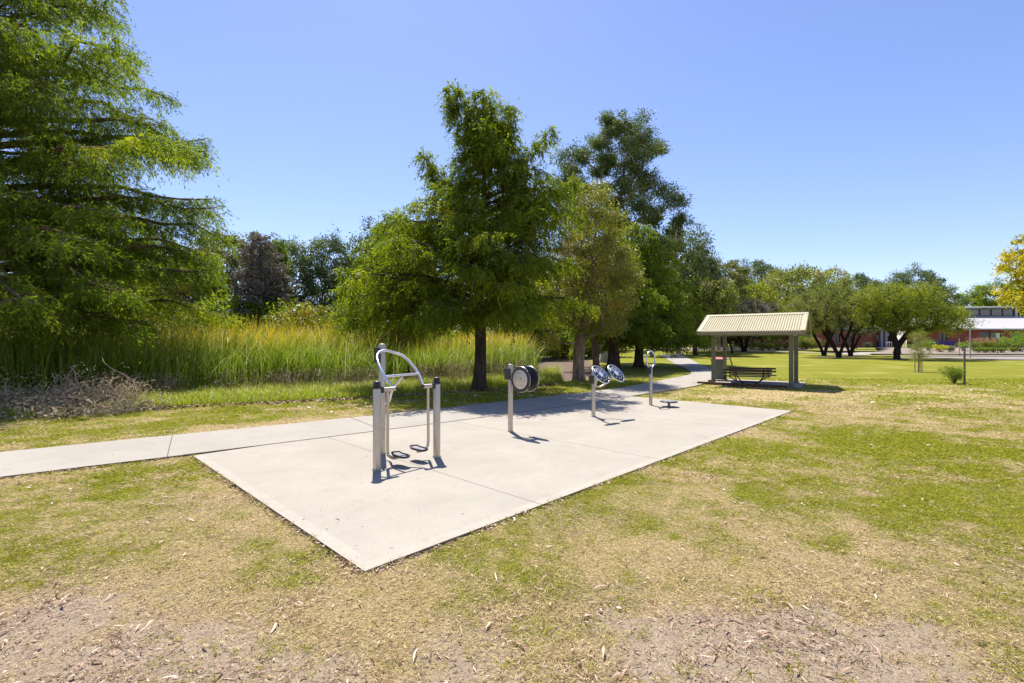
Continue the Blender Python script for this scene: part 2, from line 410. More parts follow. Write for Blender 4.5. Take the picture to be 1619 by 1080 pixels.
def cypress(name, label, base, height, env, nl, leaf, bark, rb, sub=9, spr=6, lf=18, z0=1.6, lean=(0, 0), leaders=None,
            Ll=.13, Lw=.03, az_ok=None, rise=.25, droop=.32, cat='tree', spray=.5, gap=0, flare=1.6, azl=None, spires=(), lv=.62):
    root = empty(name, base, 0, label, cat)
    tr = [(lean[0]*(max(z, 0)/height)**1.3+.05*math.sin(z*1.1), lean[1]*(max(z, 0)/height)**1.3+.05*math.cos(z*.9), z) for z in np.linspace(-.1, height*.96, 14)]
    pts = spline(tr, 3); rs = [max(.012, rb*(1-.93*(max(p.z, 0)/height)**.8)) for p in pts]
    parts = [trunkshape([tuple(p) for p in pts], rs, 16, flare, .08)]
    T = np.array([tuple(p) for p in pts])
    limbs = []
    for i in range(nl):
        f = (i+R.random()*.8)/nl; z = z0+(height-z0-.25)*f**1.08
        az = i*2.39996+R.normal()*.3
        ln = env(z, az)*(lv+(1.12-lv)*R.random()**.8)
        if R.random() < gap: continue
        limbs.append((z, az, ln, rise+.35*f))
    if leaders: limbs += leaders
    SP, SD, SL, SC_ = [], [], [], []
    sA, sB = [], []
    for li, (z, az, ln, rise_) in enumerate(limbs):
        zs = max(.8, z-ln*rise_*.55)
        o = np.array([np.interp(zs, T[:, 2], T[:, 0]), np.interp(zs, T[:, 2], T[:, 1]), zs])
        d = np.array([math.cos(az), math.sin(az), 0]); sd = np.array([-d[1], d[0], 0])
        t = np.linspace(0, 1, 8)[:, None]
        wob = (R.normal(size=(8, 1))*sd*.05+R.normal(size=(8, 1))*np.array([0, 0, .03]))*ln*t
        P = o+d*ln*t+np.array([0, 0, 1.])*ln*(rise_*1.35*t-droop*t**2.4)+wob+sd*ln*R.normal()*.12*t**2
        lr = max(.012, .016*ln**1.1+.006)
        parts.append(tubeq(P, list(lr*(1-.85*t[:, 0])), 6))
        ns = int(sub*ln/2.2)+3
        clv = R.random()
        for q in range(ns):
            tt = .16+.84*((q+R.random())/ns); tt = min(tt, .995)
            pos = np.array([np.interp(tt, t[:, 0], P[:, k]) for k in range(3)])
            side = 1 if q % 2 else -1
            sl = (.35+.34*ln*(1-tt)**.7*1.0)*(.6+.6*R.random()); sl = min(sl, 1.7)
            sdv = nrm(d*(.75+.3*R.random())+sd*side*(.55+.6*R.random())+np.array([0, 0, .25*R.normal()+.05]))
            m = 5; tq = np.linspace(0, 1, m)[:, None]
            Q = pos+sdv*sl*tq+np.array([0, 0, -.35*sl])*tq**2
            sA.append(Q[:-1]); sB.append(Q[1:])
            k = int(spr*(.5+sl)); u = R.random(k)**.8
            base_ = np.stack([np.interp(u, tq[:, 0], Q[:, j]) for j in range(3)], 1)
            dd = sdv*.35+R.normal(size=(k, 3))*.42+np.array([0, 0, -.62])
            SP.append(base_); SD.append(nrm(dd)); SL.append(spray*(.5+.7*R.random(k))); SC_.append(np.full(k, .55*clv+.45*R.random()))
    for (dx, dy, zt, zb, rr_) in spires:
        o = np.array([np.interp(zb, T[:, 2], T[:, 0]), np.interp(zb, T[:, 2], T[:, 1]), zb]); e = np.array([dx, dy, zt])
        t = np.linspace(0, 1, 9)[:, None]; P = o+(e-o)*np.concatenate([t**.65, t**.65, t], 1)+R.normal(size=(9, 3))*.05*t
        parts.append(tubeq(P, list(.05*(1-.85*t[:, 0])), 6))
        for q in range(int((zt-zb)*17)):
            tt = .12+.88*R.random(); pos = np.array([np.interp(tt, t[:, 0], P[:, k]) for k in range(3)])
            a = R.random()*6.283; sl = rr_*(1.15-.75*tt)*(.5+.7*R.random()); sdv = nrm(np.array([math.cos(a), math.sin(a), .25+.3*R.random()]))
            tq = np.linspace(0, 1, 4)[:, None]; Q = pos+sdv*sl*tq+np.array([0, 0, -.3*sl])*tq**2; sA.append(Q[:-1]); sB.append(Q[1:])
            k = int(spr*(.7+sl)); u = R.random(k)**.8; base_ = np.stack([np.interp(u, tq[:, 0], Q[:, j]) for j in range(3)], 1)
            SP.append(base_); SD.append(nrm(sdv*.4+R.normal(size=(k, 3))*.42+np.array([0, 0, -.6]))); SL.append(spray*(.5+.6*R.random(k))); SC_.append(np.full(k, .5*R.random()+.45*R.random()))
    SP = np.concatenate(SP); SD = np.concatenate(SD); SL = np.concatenate(SL); SC_ = np.concatenate(SC_)
    ns = len(SP)
    A = np.concatenate(sA); B = np.concatenate(sB); parts.append(sticks(A, B, .011, .007))
    V, F = merge(parts); npmesh('trunk', V, F, bark, root, smooth=True)
    # leaflets in two ranks along every spray
    idx = np.repeat(np.arange(ns), lf); m = len(idx); t = R.random(m)
    D = SD[idx]; L = SL[idx]; P = SP[idx]+D*(L*t)[:, None]; P[:, 2] -= L*.25*t*t
    ref = nrm(R.normal(size=(ns, 3))); S = nrm(np.cross(SD, ref))[idx]; sg = np.where(R.random(m) < .5, -1., 1.)[:, None]
    LD = D*.75+S*sg*.6+R.normal(size=(m, 3))*.22
    V, F, r, c = leaves(P, LD, Ll*(1.15-.5*t)*(.7+.6*R.random(m)), Lw*(.7+.6*R.random(m)), R.random(m), SC_[idx], droop=.1)
    npmesh('crown', V, F, leaf, root, attrs=[('rnd', 'FACE', r), ('cl', 'FACE', c)])
    print(name, 'leaf faces', m)
    return root

# ------------------------------------------------------------------ materials in use
M['cyp'] = leafmat('feathery_green', (.068, .105, .010), (.255, .325, .020), (.38, .41, .022), .82, .58)
M['cyp2'] = leafmat('feathery_deep', (.07, .115, .014), (.235, .315, .026), (.38, .42, .03), .8, .58)
M['cypbright'] = leafmat('feathery_bright', (.11, .165, .014), (.26, .33, .022), None, .9, .5)
M['euc'] = leafmat('gum_leaf', (.06, .10, .025), (.18, .24, .075), (.27, .30, .10), .86, .32, .55, .3, (1.2, 1.2, .6))
M['euc2'] = leafmat('gum_leaf_olive', (.10, .125, .025), (.25, .26, .065), (.33, .31, .09), .86, .35, .45, .4, (1.2, 1.2, .6))
M['olive'] = leafmat('olive_leaf', (.11, .13, .02), (.31, .32, .04), (.48, .32, .06), .78, .38, .45, .4)
M['yg'] = leafmat('yellow_green_leaf', (.13, .17, .015), (.30, .34, .03), None, .9, .45)
M['wattle'] = leafmat('wattle_leaf', (.13, .16, .03), (.30, .34, .075), (.40, .36, .24), .76, .38, .5, .3)
M['greytwig'] = leafmat('grey_twig_leaf', (.20, .175, .15), (.38, .35, .30), (.26, .27, .08), .75, .3, .7, .2, (1, 1, .9))
M['brownleaf'] = leafmat('brown_needle', (.15, .125, .095), (.31, .27, .205), (.15, .17, .05), .85, .28, .7, .2, (1, 1, .9))
M['yellow'] = leafmat('lemon_leaf', (.30, .33, .02), (.62, .56, .035), (.32, .38, .03), .75, .4, .5, .3, (1.6, 1.3, .4))
M['shrub'] = leafmat('shrub_leaf', (.09, .14, .02), (.24, .31, .04), None, .9, .4)
M['limeshrub'] = leafmat('lime_shrub_leaf', (.12, .22, .02), (.24, .38, .04), None, .9, .4)
M['grevshrub'] = leafmat('grey_shrub_leaf', (.16, .18, .12), (.3, .32, .22), None, .9, .25)
M['yelshrub'] = leafmat('yellow_shrub_leaf', (.35, .38, .03), (.55, .52, .04), None, .9, .35)
M['pinkflower'] = leafmat('kangaroo_paw_flower', (.45, .22, .13), (.62, .38, .24), (.5, .42, .1), .8, .35, .6, .2, (1, .9, .8))
M['olivestem'] = leafmat('sapling_leaf', (.15, .19, .03), (.32, .36, .07), None, .9, .4)
def barkm(name, a, b, sc=9, st=(1, 1, .22), bs=.8):
    m, nt, out = newmat(name); v = objco(nt)
    mp = nt.nodes.new('ShaderNodeMapping'); mp.inputs['Scale'].default_value = st; nt.links.new(v, mp.inputs[0])
    f = noise(nt, sc, 6, .65, mp.outputs[0], .6); g = noise(nt, 1.7, 3, .5, v)
    col = mixc(nt, mrange(nt, f, .35, .65), a, b)
    col = mixc(nt, mrange(nt, g, .4, .75, 0, .5), col, tuple(x*.6 for x in a))
    principled(nt, out, col, .85, 0, .2, f, bs, .03); return m
M['barkdark'] = barkm('dark_bark', (.035, .024, .018), (.10, .07, .05))
M['barkbrown'] = barkm('red_brown_bark', (.09, .055, .035), (.24, .15, .10))
M['barkpaper'] = barkm('papery_bark', (.14, .085, .05), (.40, .30, .22), 7)
M['barkgum'] = barkm('gum_bark', (.30, .25, .20), (.5, .45, .38), 4, (1, 1, .4), .3)
M['barkblack'] = barkm('black_bark', (.016, .012, .010), (.05, .04, .032))
M['barkgrey'] = barkm('weathered_grey_wood', (.22, .16, .10), (.46, .37, .25), 12)

# ---- the large feathery cypress in the middle
LZ = [1.4, 1.9, 2.7, 4.0, 5.0, 5.8, 6.4, 7.3, 8.0, 8.7, 9.3, 9.9, 10.6, 11.3]
LL = [3.7, 4.4, 4.6, 4.6, 4.4, 3.9, 2.7, 1.6, 1.3, .95, .7, .55, .45, .2]
LR = [3.4, 3.7, 3.9, 3.9, 3.8, 3.7, 3.6, 3.1, 2.3, 1.5, .9, .6, .45, .2]
def env_c(z, az):
    c = math.cos(az); w = (c+1)/2
    return (np.interp(z, LZ, LR)*w+np.interp(z, LZ, LL)*(1-w))*(.93+.07*abs(c))*(1-.12*max(0, -math.sin(az)))
cypress('bald_cypress', 'large feathery dark green conifer beside the path behind the fitness stations', (-1.21, 17.5, -.03), 11.2, env_c, 118,
        M['cyp'], M['barkdark'], .25, sub=10, spr=9, lf=15, z0=2.9, lean=(.22, 0), gap=.06, lv=.55, droop=.36,
        leaders=[(6.3, 3.0, 3.4, .2), (6.1, 3.3, 3.6, .15), (7.2, 2.7, 2.0, .3), (7.3, .4, 3.5, .2), (6.9, -.5, 3.5, .2), (7.6, .1, 3.3, .25)],
        spires=[(-.95, -.1, 11.1, 8.2, .75), (1.25, .1, 10.6, 7.8, .7), (2.6, -.2, 9.6, 7.0, .75), (-2.2, .1, 8.75, 6.8, .7), (3.5, .2, 7.9, 6.0, .6), (-3.3, 0, 6.6, 5.0, .7), (.3, -1.2, 9.3, 7.5, .6)])
# ---- cypress of the left edge, its trunk beyond the frame
def env_l(z, az):
    return np.interp(z, [1.3, 3, 5.9, 9.1, 11.4, 13, 14.7, 17, 19], [6.4, 7.2, 7.6, 6.7, 6.1, 4.8, 4.3, 2.6, .4])
cypress('bald_cypress', 'largest feathery conifer, filling the left edge above the brush pile', (-18.3, 16.0, 0), 19, env_l, 145,
        M['cyp2'], M['barkbrown'], .42, leaders=[(6.6, .557, 7.5, .25), (6.0, .75, 7.3, .25), (5.4, .4, 7.2, .2), (7.3, .6, 7.0, .25)], sub=12, spr=10, lf=11, z0=2.9, gap=.12, Ll=.15, Lw=.028, spray=.55, rise=.16, droop=.27, lv=.6)
# ---- smaller cypresses
def env_s(h, r): return lambda z, az: r*np.interp(z/h, [.1, .3, .55, .8, 1], [.9, 1, .8, .42, .05])*(.9+.2*math.sin(az*2+1))
cypress('bald_cypress', 'mid green feathery conifer standing in the reeds left of the tallest conifer', (-6.3, 25.5, -.4), 9.3, env_s(9.3, 3.4), 85, M['cyp'], M['barkdark'], .2, sub=8, spr=5, lf=12, z0=1.6, Ll=.17, Lw=.045)
cypress('bald_cypress', 'small bright green feathery conifer rising from the reeds, lower than its neighbours', (-9.4, 30, -.4), 6.0, env_s(6.0, 2.6), 60, M['cypbright'], M['barkdark'], .14, sub=8, spr=5, lf=12, z0=1.2, Ll=.17, Lw=.05)
cypress('bald_cypress', 'bright green feathery conifer with drooping branches over the far path', (8.9, 33.5, 0), 10.4, env_s(10.4, 4.6), 110, M['cypbright'], M['barkdark'], .34, sub=8, spr=5, lf=12, z0=2.0, Ll=.2, Lw=.055, droop=.42)
cypress('bald_cypress', 'dark trunked feathery conifer just right of the papery barked tree', (6.3, 29.6, .05), 8.8, env_s(8.8, 3.4), 80, M['cyp2'], M['barkdark'], .42, sub=8, spr=5, lf=12, z0=2.6, Ll=.18, Lw=.05)
# ---- papery barked olive tree right of the big cypress
broadleaf('paperbark_tree', 'olive green tree with leaning papery brown trunk, behind the paired tilted wheels', 'tree', (3.05, 21.9, 0),
          [(0, 0, -.1), (.02, 0, .9), (.1, .05, 1.8), (.32, .1, 2.9), (.55, .1, 4.3), (.6, .1, 5.6)],
          [(.6, .2, 4.4, 2.1, 2.0, 2.5), (.5, .2, 6.9, 1.5, 1.5, 2.1), (-.9, 0, 3.6, 1.5, 1.4, 1.3), (-.75, -.3, 2.1, .55, .5, .45)], .78, .62, 560, .10, .045, M['olive'], M['barkpaper'], .26, .016, hang=.5)
broadleaf('paperbark_tree', 'slim pinkish trunked tree in the shade between the papery tree and the dark conifer', 'tree', (5.05, 28.5, 0),
          [(0, 0, -.1), (-.05, 0, 1.2), (-.1, .05, 2.6), (.1, .1, 4.5), (.2, .1, 6.5)],
          [(.2, .2, 5.6, 2.1, 2.0, 2.9)], .85, .75, 300, .13, .055, M['olive'], M['barkbrown'], .2, .016, hang=.5)
# ---- tall gum behind
broadleaf('gum_tree', 'tallest gum tree with rounded leaf clusters on pale branches behind the conifers', 'tree', (8.0, 41, 0),
          [(0, 0, -.1), (.1, 0, 4), (.0, .3, 8), (.5, 0, 11.5), (1.0, 0, 14)],
          [(1.5, 0, 18.3, 3.3, 2.6, 3.0), (-1.6, .4, 15.5, 2.6, 2.4, 2.6), (3.4, 0, 13.8, 3.0, 2.4, 2.4), (5.0, 0, 11.4, 1.9, 1.7, 1.5), (.2, 0, 12.5, 2.4, 2.2, 1.6), (1.2, 0, 8.5, 3, 3, 1.8)],
          1.75, 1.15, 1500, .2, .08, M['euc'], M['barkgum'], .42, .05, hang=.4, squash=.8)
# ------------------------------------------------------------------ backdrop trees: a few grown shapes, each tree its own object
GB = (200, -200, 0)
gumA = broadleaf('gum_tree', 'x', 'tree', (0, 0, 0), [(0, 0, -.2), (.1, 0, 2.5), (.3, .2, 5), (.2, .2, 7)],
          [(0, 0, 9.2, 3.2, 3.0, 2.3), (1.8, 0, 7.2, 2.6, 2.4, 1.7), (-2.0, .3, 6.6, 2.4, 2.4, 1.7)], 1.35, 1.0, 380, .24, .10, M['euc'], M['barkgum'], .26, .03, hang=.5)
gumB = broadleaf('gum_tree', 'x', 'tree', (0, 0, 0), [(0, 0, -.2), (.1, 0, 2.0), (-.3, .2, 4), (-.2, .2, 6.5)],
          [(0, 0, 7.4, 2.6, 2.6, 3.6), (.6, 0, 4.4, 2.5, 2.4, 2.0)], 1.2, .95, 380, .22, .09, M['euc2'], M['barkgum'], .24, .03, hang=.5)
wide = broadleaf('spreading_tree', 'x', 'tree', (0, 0, 0), [(0, 0, -.2), (.1, 0, 1.0), (-.1, .2, 2.0)],
          [(0, 0, 5.2, 5.0, 4.2, 2.0), (1.5, 0, 3.8, 4.4, 4.0, 1.4)], 1.3, 1.0, 190, .28, .12, M['wattle'], M['barkdark'], .26, .03, hang=.3)
bushy = broadleaf('bushy_tree', 'x', 'tree', (0, 0, 0), [(0, 0, -.2), (.05, 0, .6), (0, .1, 1.2)],
          [(0, 0, 2.6, 2.4, 2.3, 2.2)], .95, .8, 210, .22, .10, M['olive'], M['barkdark'], .14, .02, hang=.3)
conif = cypress('conifer', 'x', (0, 0, 0), 11.5, env_s(11.5, 2.7), 90, M['brownleaf'], M['barkdark'], .22, sub=7, spr=4, lf=11, z0=1.2, Ll=.24, Lw=.07)
# (shape, px, Y, scale, z-scale, leaf material, label)  -- px only picks the bearing of the tree from the viewpoint
def bear(px, Y): return (px-809.5)/754*Y
rows = [
 (gumA, 368, 44, 1.0, 1.06, 'euc2', 'light green gum tree left of the brown conifer across the reeds'),
 (gumB, 452, 46, .95, 1.08, 'euc', 'dense dark gum tree right behind the brown conifer'),
 (gumB, 524, 47, .95, 1.14, 'euc', 'tall dark gum with thin pale trunks in the sky gap left of the middle conifers'),
 (gumA, 620, 50, 1.22, 1.20, 'euc', 'grey green gum showing above the conifer lobe left of the tallest conifer'),
 (gumA, 300, 42, .80, .80, 'olive', 'olive gum tree in the gap right of the left edge conifer'),
 (gumB, 225, 45, 1.10, 1.05, 'euc2', 'olive gum tree seen through the left edge conifer, nearer its tip'),
 (gumA, 130, 46, 1.10, 1.0, 'euc', 'grey green gum tree seen through the left edge conifer, nearer the frame edge'),
 (bushy, 355, 38, 1.15, 1.20, 'cypbright', 'bright green bushy tree low in front of the light green gum'),
 (bushy, 425, 39, 1.15, 1.15, 'cyp2', 'fresh green bushy tree at the foot of the brown conifer'),
 (bushy, 485, 37, 1.15, 1.05, 'olive', 'yellowish olive bush behind the reed tops in the middle of the far bank'),
 (bushy, 520, 40, 1.1, .95, 'euc', 'dusty grey green bush behind the reed tops beside the bright conifer'),
 (bushy, 295, 36, 1.25, 1.0, 'wattle', 'brownish olive bush above the left end of the yellow reed tops'),
 (bushy, 225, 36, 1.3, 1.1, 'olive', 'olive bush behind the left edge conifer and reeds'),
 (bushy, 90, 36, 1.4, 1.2, 'cyp2', 'dark green bush farthest left behind the shaded reeds'),
 (bushy, 600, 40, 1.3, 1.1, 'cyp2', 'dark green bush hidden low behind the middle conifers'),
 (bushy, 700, 42, 1.5, 1.2, 'cyp2', 'dark green bush behind the trunk of the tallest conifer'),
 (bushy, 800, 46, 1.5, 1.2, 'olive', 'olive bush beyond the mulch bank'),
 (gumB, 880, 55, 1.1, 1.0, 'euc2', 'gum tree hidden behind the papery tree, left of the tallest gum'),
 (gumB, 1030, 58, 1.05, 1.15, 'euc2', 'olive gum rising behind the bright drooping conifer'),
 (gumA, 1072, 66, 1.3, 1.5, 'euc', 'dark topped gum tree at the left end of the far tree line'),
 (gumB, 1098, 72, 1.35, 1.42, 'euc2', 'pale olive gum beside the dark topped gum of the far tree line'),
 (gumA, 1135, 78, 1.35, 1.32, 'euc2', 'broad pale gum tree above the left end of the shelter roof'),
 (wide, 1100, 62, 1.05, 1.40, 'wattle', 'low spreading olive tree left of the shelter roof'),
 (gumA, 1196, 108, 1.6, 1.75, 'euc', 'far gum with bare forked branches above the shelter roof'),
 (wide, 1170, 84, 1.35, 1.55, 'yg', 'yellow green spreading tree above the middle of the shelter roof'),
 (wide, 1262, 92, 1.8, 2.2, 'wattle', 'brownish domed tree above the right end of the shelter roof'),
 (gumA, 1352, 112, 1.5, 1.55, 'euc', 'grey green far gum just right of the brownish domed tree'),
 (gumA, 1445, 108, 1.6, 1.6, 'euc', 'large grey green gum with a rounded top behind the right lawn tree'),
 (gumB, 1488, 108, 1.45, 1.35, 'euc', 'grey green gum just left of the raised roof of the brick building'),
 (gumA, 1535, 118, 1.25, 1.15, 'euc', 'pale far gum directly behind the raised roof'),
 (gumA, 1572, 114, 1.6, 1.4, 'cyp2', 'dark green rounded tree behind the right end of the raised roof'),
 (gumB, 1625, 104, 1.4, 1.2, 'euc', 'dark gum at the right frame edge behind the brick building'),
 (gumB, 1395, 112, 1.3, 1.1, 'euc2', 'olive gum in the far line behind the left part of the right lawn tree'),
 (gumA, 1310, 116, 1.4, 1.2, 'euc2', 'olive far gum behind the clump of dark stemmed lawn trees'),
 (gumB, 1225, 112, 1.1, 1.05, 'euc2', 'slim far gum in the gap right of the grey bare tree'),
 (bushy, 1075, 90, 1.6, 1.3, 'shrub', 'green bush at the far end of the path'),
 (bushy, 842, 47, 1.5, 1.1, 'cyp2', 'dark bush beyond the mulch, directly above the round black wheels'),
 (bushy, 892, 52, 1.7, 1.1, 'olive', 'olive bush beyond the mulch, left of the papery trunk'),
 (bushy, 932, 57, 1.8, 1.2, 'cyp2', 'dark bush seen between the papery trunk and the slim pinkish trunk'),
 (bushy, 1118, 97, 2.0, 1.5, 'cyp2', 'dark green bush behind the dark fence, leftmost of three'),
 (bushy, 1146, 99, 2.0, 1.5, 'shrub', 'green bush behind the dark fence, middle of three'),
 (bushy, 1170, 97, 1.8, 1.5, 'olive', 'olive bush behind the dark fence, beside the pale fence'),
 (bushy, 1010, 80, 1.8, 1.3, 'olive', 'olive bush far beyond the shaded lawn'),
 (bushy, 940, 75, 1.8, 1.3, 'cyp2', 'dark bush far beyond the shaded lawn, left of the path end'),
 (bushy, 870, 68, 1.9, 1.4, 'cyp2', 'dark bush beyond the top of the mulch bank'),
]
proto_used = set()
LM = {}
for k, (sh, px, Y, s, sz, lm, lab) in enumerate(rows):
    X = bear(px, Y); loc = (X, Y, gzs(X, Y)-.05); rz = k*2.1+.4
    key = (sh.name, lm)
    c = copy_tree(sh, loc, rz, s, lab, sz=sz)
    for ch in c.children:
        if ch.name.startswith('crown'):
            if key not in LM:
                d = ch.data.copy(); d.materials[0] = M[lm]; LM[key] = d
            ch.data = LM[key]
X = bear(412, 40); c = copy_tree(conif, (X, 40, -.3), .7, 1.3, 'dark conifer with dead brown foliage rising above the far reeds', sz=1.0)
X = bear(440, 43); c = copy_tree(conif, (X, 43, -.3), 2.7, .82, 'narrow pointed dark conifer just right of the brown one', sz=1.02)
for ch in c.children:
    if ch.name.startswith('crown'): ch.data = ch.data.copy(); ch.data.materials[0] = M['cyp2']
for p in (gumA, gumB, wide, bushy, conif):
    for ch in list(p.children): bpy.data.objects.remove(ch)
    bpy.data.objects.remove(p)

# ---- lawn trees on the right
def stems(n, h, spreadr, seed):
    r = np.random.default_rng(seed); out = []
    for i in range(n):
        a = i*2*math.pi/n+r.random()*.8; q = spreadr*(.6+.5*r.random()); c, s = math.cos(a), math.sin(a)
        out.append([(c*.08, s*.08, -.1), (c*.18, s*.18, .45), (c*q*.45, s*q*.45, h*.5), (c*q, s*q, h)])
    return out
st = stems(4, 3.0, 1.8, 3)
broadleaf('multi_stem_tree', 'wide lawn tree with four dark splayed stems and thin grey green crown', 'tree', (bear(1326, 54), 54, 0), st[0],
          [(-1.6, 0, 6.3, 3.0, 3.0, 1.9), (1.2, 0, 5.9, 2.6, 2.6, 2.0), (2.9, 0, 4.6, 2.0, 2.2, 1.5), (-3.8, 0, 4.6, 2.2, 2.2, 1.8), (-.5, 0, 4.6, 2.4, 2.4, 1.3)], .95, .85, 200, .16, .055, M['wattle'], M['barkblack'], .15, .022, hang=.2, extra_trunks=st[1:], twigs=5, group='dark stemmed lawn trees')
st = stems(3, 2.8, 1.2, 8)
broadleaf('multi_stem_tree', 'dark stemmed lawn tree behind and left of the widest one, nearest the shelter', 'tree', (bear(1303, 61), 61, 0), st[0],
          [(-.8, 0, 5.6, 3.4, 3, 2.4)], 1.05, .9, 170, .17, .06, M['wattle'], M['barkblack'], .17, .022, hang=.2, extra_trunks=st[1:], twigs=4, group='dark stemmed lawn trees')
st = stems(3, 2.8, 1.5, 12)
broadleaf('multi_stem_tree', 'dark stemmed lawn tree with twiggy grey crown, right of the widest one', 'tree', (bear(1345, 60), 60, 0), st[0],
          [(.9, 0, 4.9, 3.2, 3, 2.2)], 1.0, .85, 150, .17, .05, M['greytwig'], M['barkblack'], .15, .022, hang=.2, extra_trunks=st[1:], twigs=8, group='dark stemmed lawn trees')
broadleaf('spreading_tree', 'rounded yellow green lawn tree with short dark trunk in front of the brick building', 'tree', (bear(1418, 48.5), 48.5, 0),
          [(0, 0, -.1), (-.02, 0, .8), (.05, 0, 1.35), (-.3, 0, 2.2), (-.5, .1, 3.0)],
          [(0, 0, 5.9, 3.6, 3.2, 1.8), (2.4, 0, 4.3, 3.6, 3.0, 1.7), (5.6, 0, 3.9, 1.9, 1.5, 1.0), (-1.4, 0, 4.6, 2.2, 2.4, 1.6)], .82, .8, 260, .16, .06, M['yg'], M['barkblack'], .26, .022, hang=.4,
          extra_trunks=[[(0, 0, .6), (.12, 0, 1.3), (.7, 0, 2.1), (1.5, .1, 3.0)]], flare=1.4)
st = stems(3, 3.0, 1.4, 21)
broadleaf('bare_tree', 'greyish brown twiggy tree with sparse leaves rising behind the shelter roof', 'tree', (bear(1177, 72), 72, 0), st[0],
          [(.4, 0, 5.4, 5.0, 3.4, 2.6)], 1.1, .95, 150, .2, .05, M['greytwig'], M['barkblack'], .26, .03, hang=.0, extra_trunks=st[1:], twigs=10)
broadleaf('bare_tree', 'small grey leafless tree under the left end of the shelter roof', 'tree', (bear(1158, 68), 68, 0), [(0, 0, -.1), (-.1, 0, .9), (-.5, 0, 1.8), (-.8, 0, 2.6)],
          [(-1.2, 0, 3.6, 2.2, 2, 1.2)], .9, .7, 80, .18, .045, M['greytwig'], M['barkblack'], .14, .022, hang=.0, twigs=8)
broadleaf('plane_tree', 'bright yellow leafed tree reaching in from the right frame edge', 'tree', (33.7, 29.2, 0), [(0, 0, -.1), (0, 0, 1.6), (-.1, 0, 3.2), (-.1, 0, 4.8)],
          [(-.6, 0, 6.6, 2.3, 2.2, 1.7), (-.7, 0, 4.7, 2.2, 2.2, 1.2), (-1.6, 0, 8.0, .9, .9, .8)], .66, .46, 120, .14, .10, M['yellow'], M['barkbrown'], .16, .014, hang=.3)
# young staked tree
yt = broadleaf('young_tree', 'young staked tree with thin grey green crown on the right lawn', 'tree', (bear(1452, 28.2), 28.2, 0), [(0, 0, -.05), (.02, 0, .5), (.0, .02, 1.1)],
          [(0, 0, 1.9, .42, .4, .55), (.12, 0, 1.3, .5, .45, .5), (-.15, 0, .9, .3, .3, .4)], .24, .22, 60, .08, .018, M['olivestem'], M['barkgrey'], .03, .005, hang=-.5, flare=1.2)
for k, (dx, dy) in enumerate(((-.16, .05), (.17, .08), (.06, -.18))):
    b = MB(); b.tube([(dx, dy, -.2), (dx*1.02, dy, 1.15)], .022, 8)
    o = b.build('tree_stake', M['barkgrey']); o.location = yt.location
    tag(o, ['left grey timber stake beside the young tree', 'right grey timber stake beside the young tree', 'front grey timber stake before the young tree'][k], 'stake', 'stakes round the young tree')
# ------------------------------------------------------------------ ground
def grid(xs, ys):
    X, Y = np.meshgrid(xs, ys); nx, ny = len(xs), len(ys)
    i = np.arange(nx-1)[None, :]+nx*np.arange(ny-1)[:, None]
    F = np.stack([i, i+1, i+nx+1, i+nx], -1).reshape(-1, 4)
    return X.ravel(), Y.ravel(), F
def stretchax(a, b, n, lim, m):
    core = np.linspace(a, b, n); g = np.geomspace(1, lim, m)
    return np.concatenate([a-g[::-1], core, b+g])
xs = stretchax(-24, 34, 390, 900, 26); ys = np.concatenate([-np.geomspace(1, 200, 12)[::-1], np.linspace(0, 12, 200), np.linspace(12.1, 60, 240), 60+np.geomspace(.5, 1400, 40)])
X, Y, F = grid(xs, ys)
g, b = fields(X, Y)
Z = gz(X, Y)+.012*(fbm(X, Y, .35, 3)-.5)*(Y < 30)*(1-inpoly(X, Y, PAD))
mul = sstep(0, 1.2, (Y-(bank(X)+.2)))*sstep(1.0, 2.2, X+.3*vnoise(X, Y, .7))*sstep(5.0, 4.0, X-.12*(Y-22)+.8*(vnoise(X, Y, 1.1)-.5))*sstep(62, 50, Y)
mul = np.maximum(mul, sstep(0.6, 3, Y-bank(X))*(X < 3)*sstep(60, 50, Y))
for cx, cy, rx in ((bear(1326, 54), 53.6, 3.2), (bear(1303, 61), 60.6, 2.2), (bear(1345, 60), 59.5, 2.2), (bear(1418, 48.5), 48.2, 2.0), (bear(1177, 72), 71, 3), (bear(1452, 28.2), 28.1, .5), (18.95, 20.15, .6)):
    mul = np.maximum(mul, .9*blob(X, Y, cx, cy, rx, rx*.8))
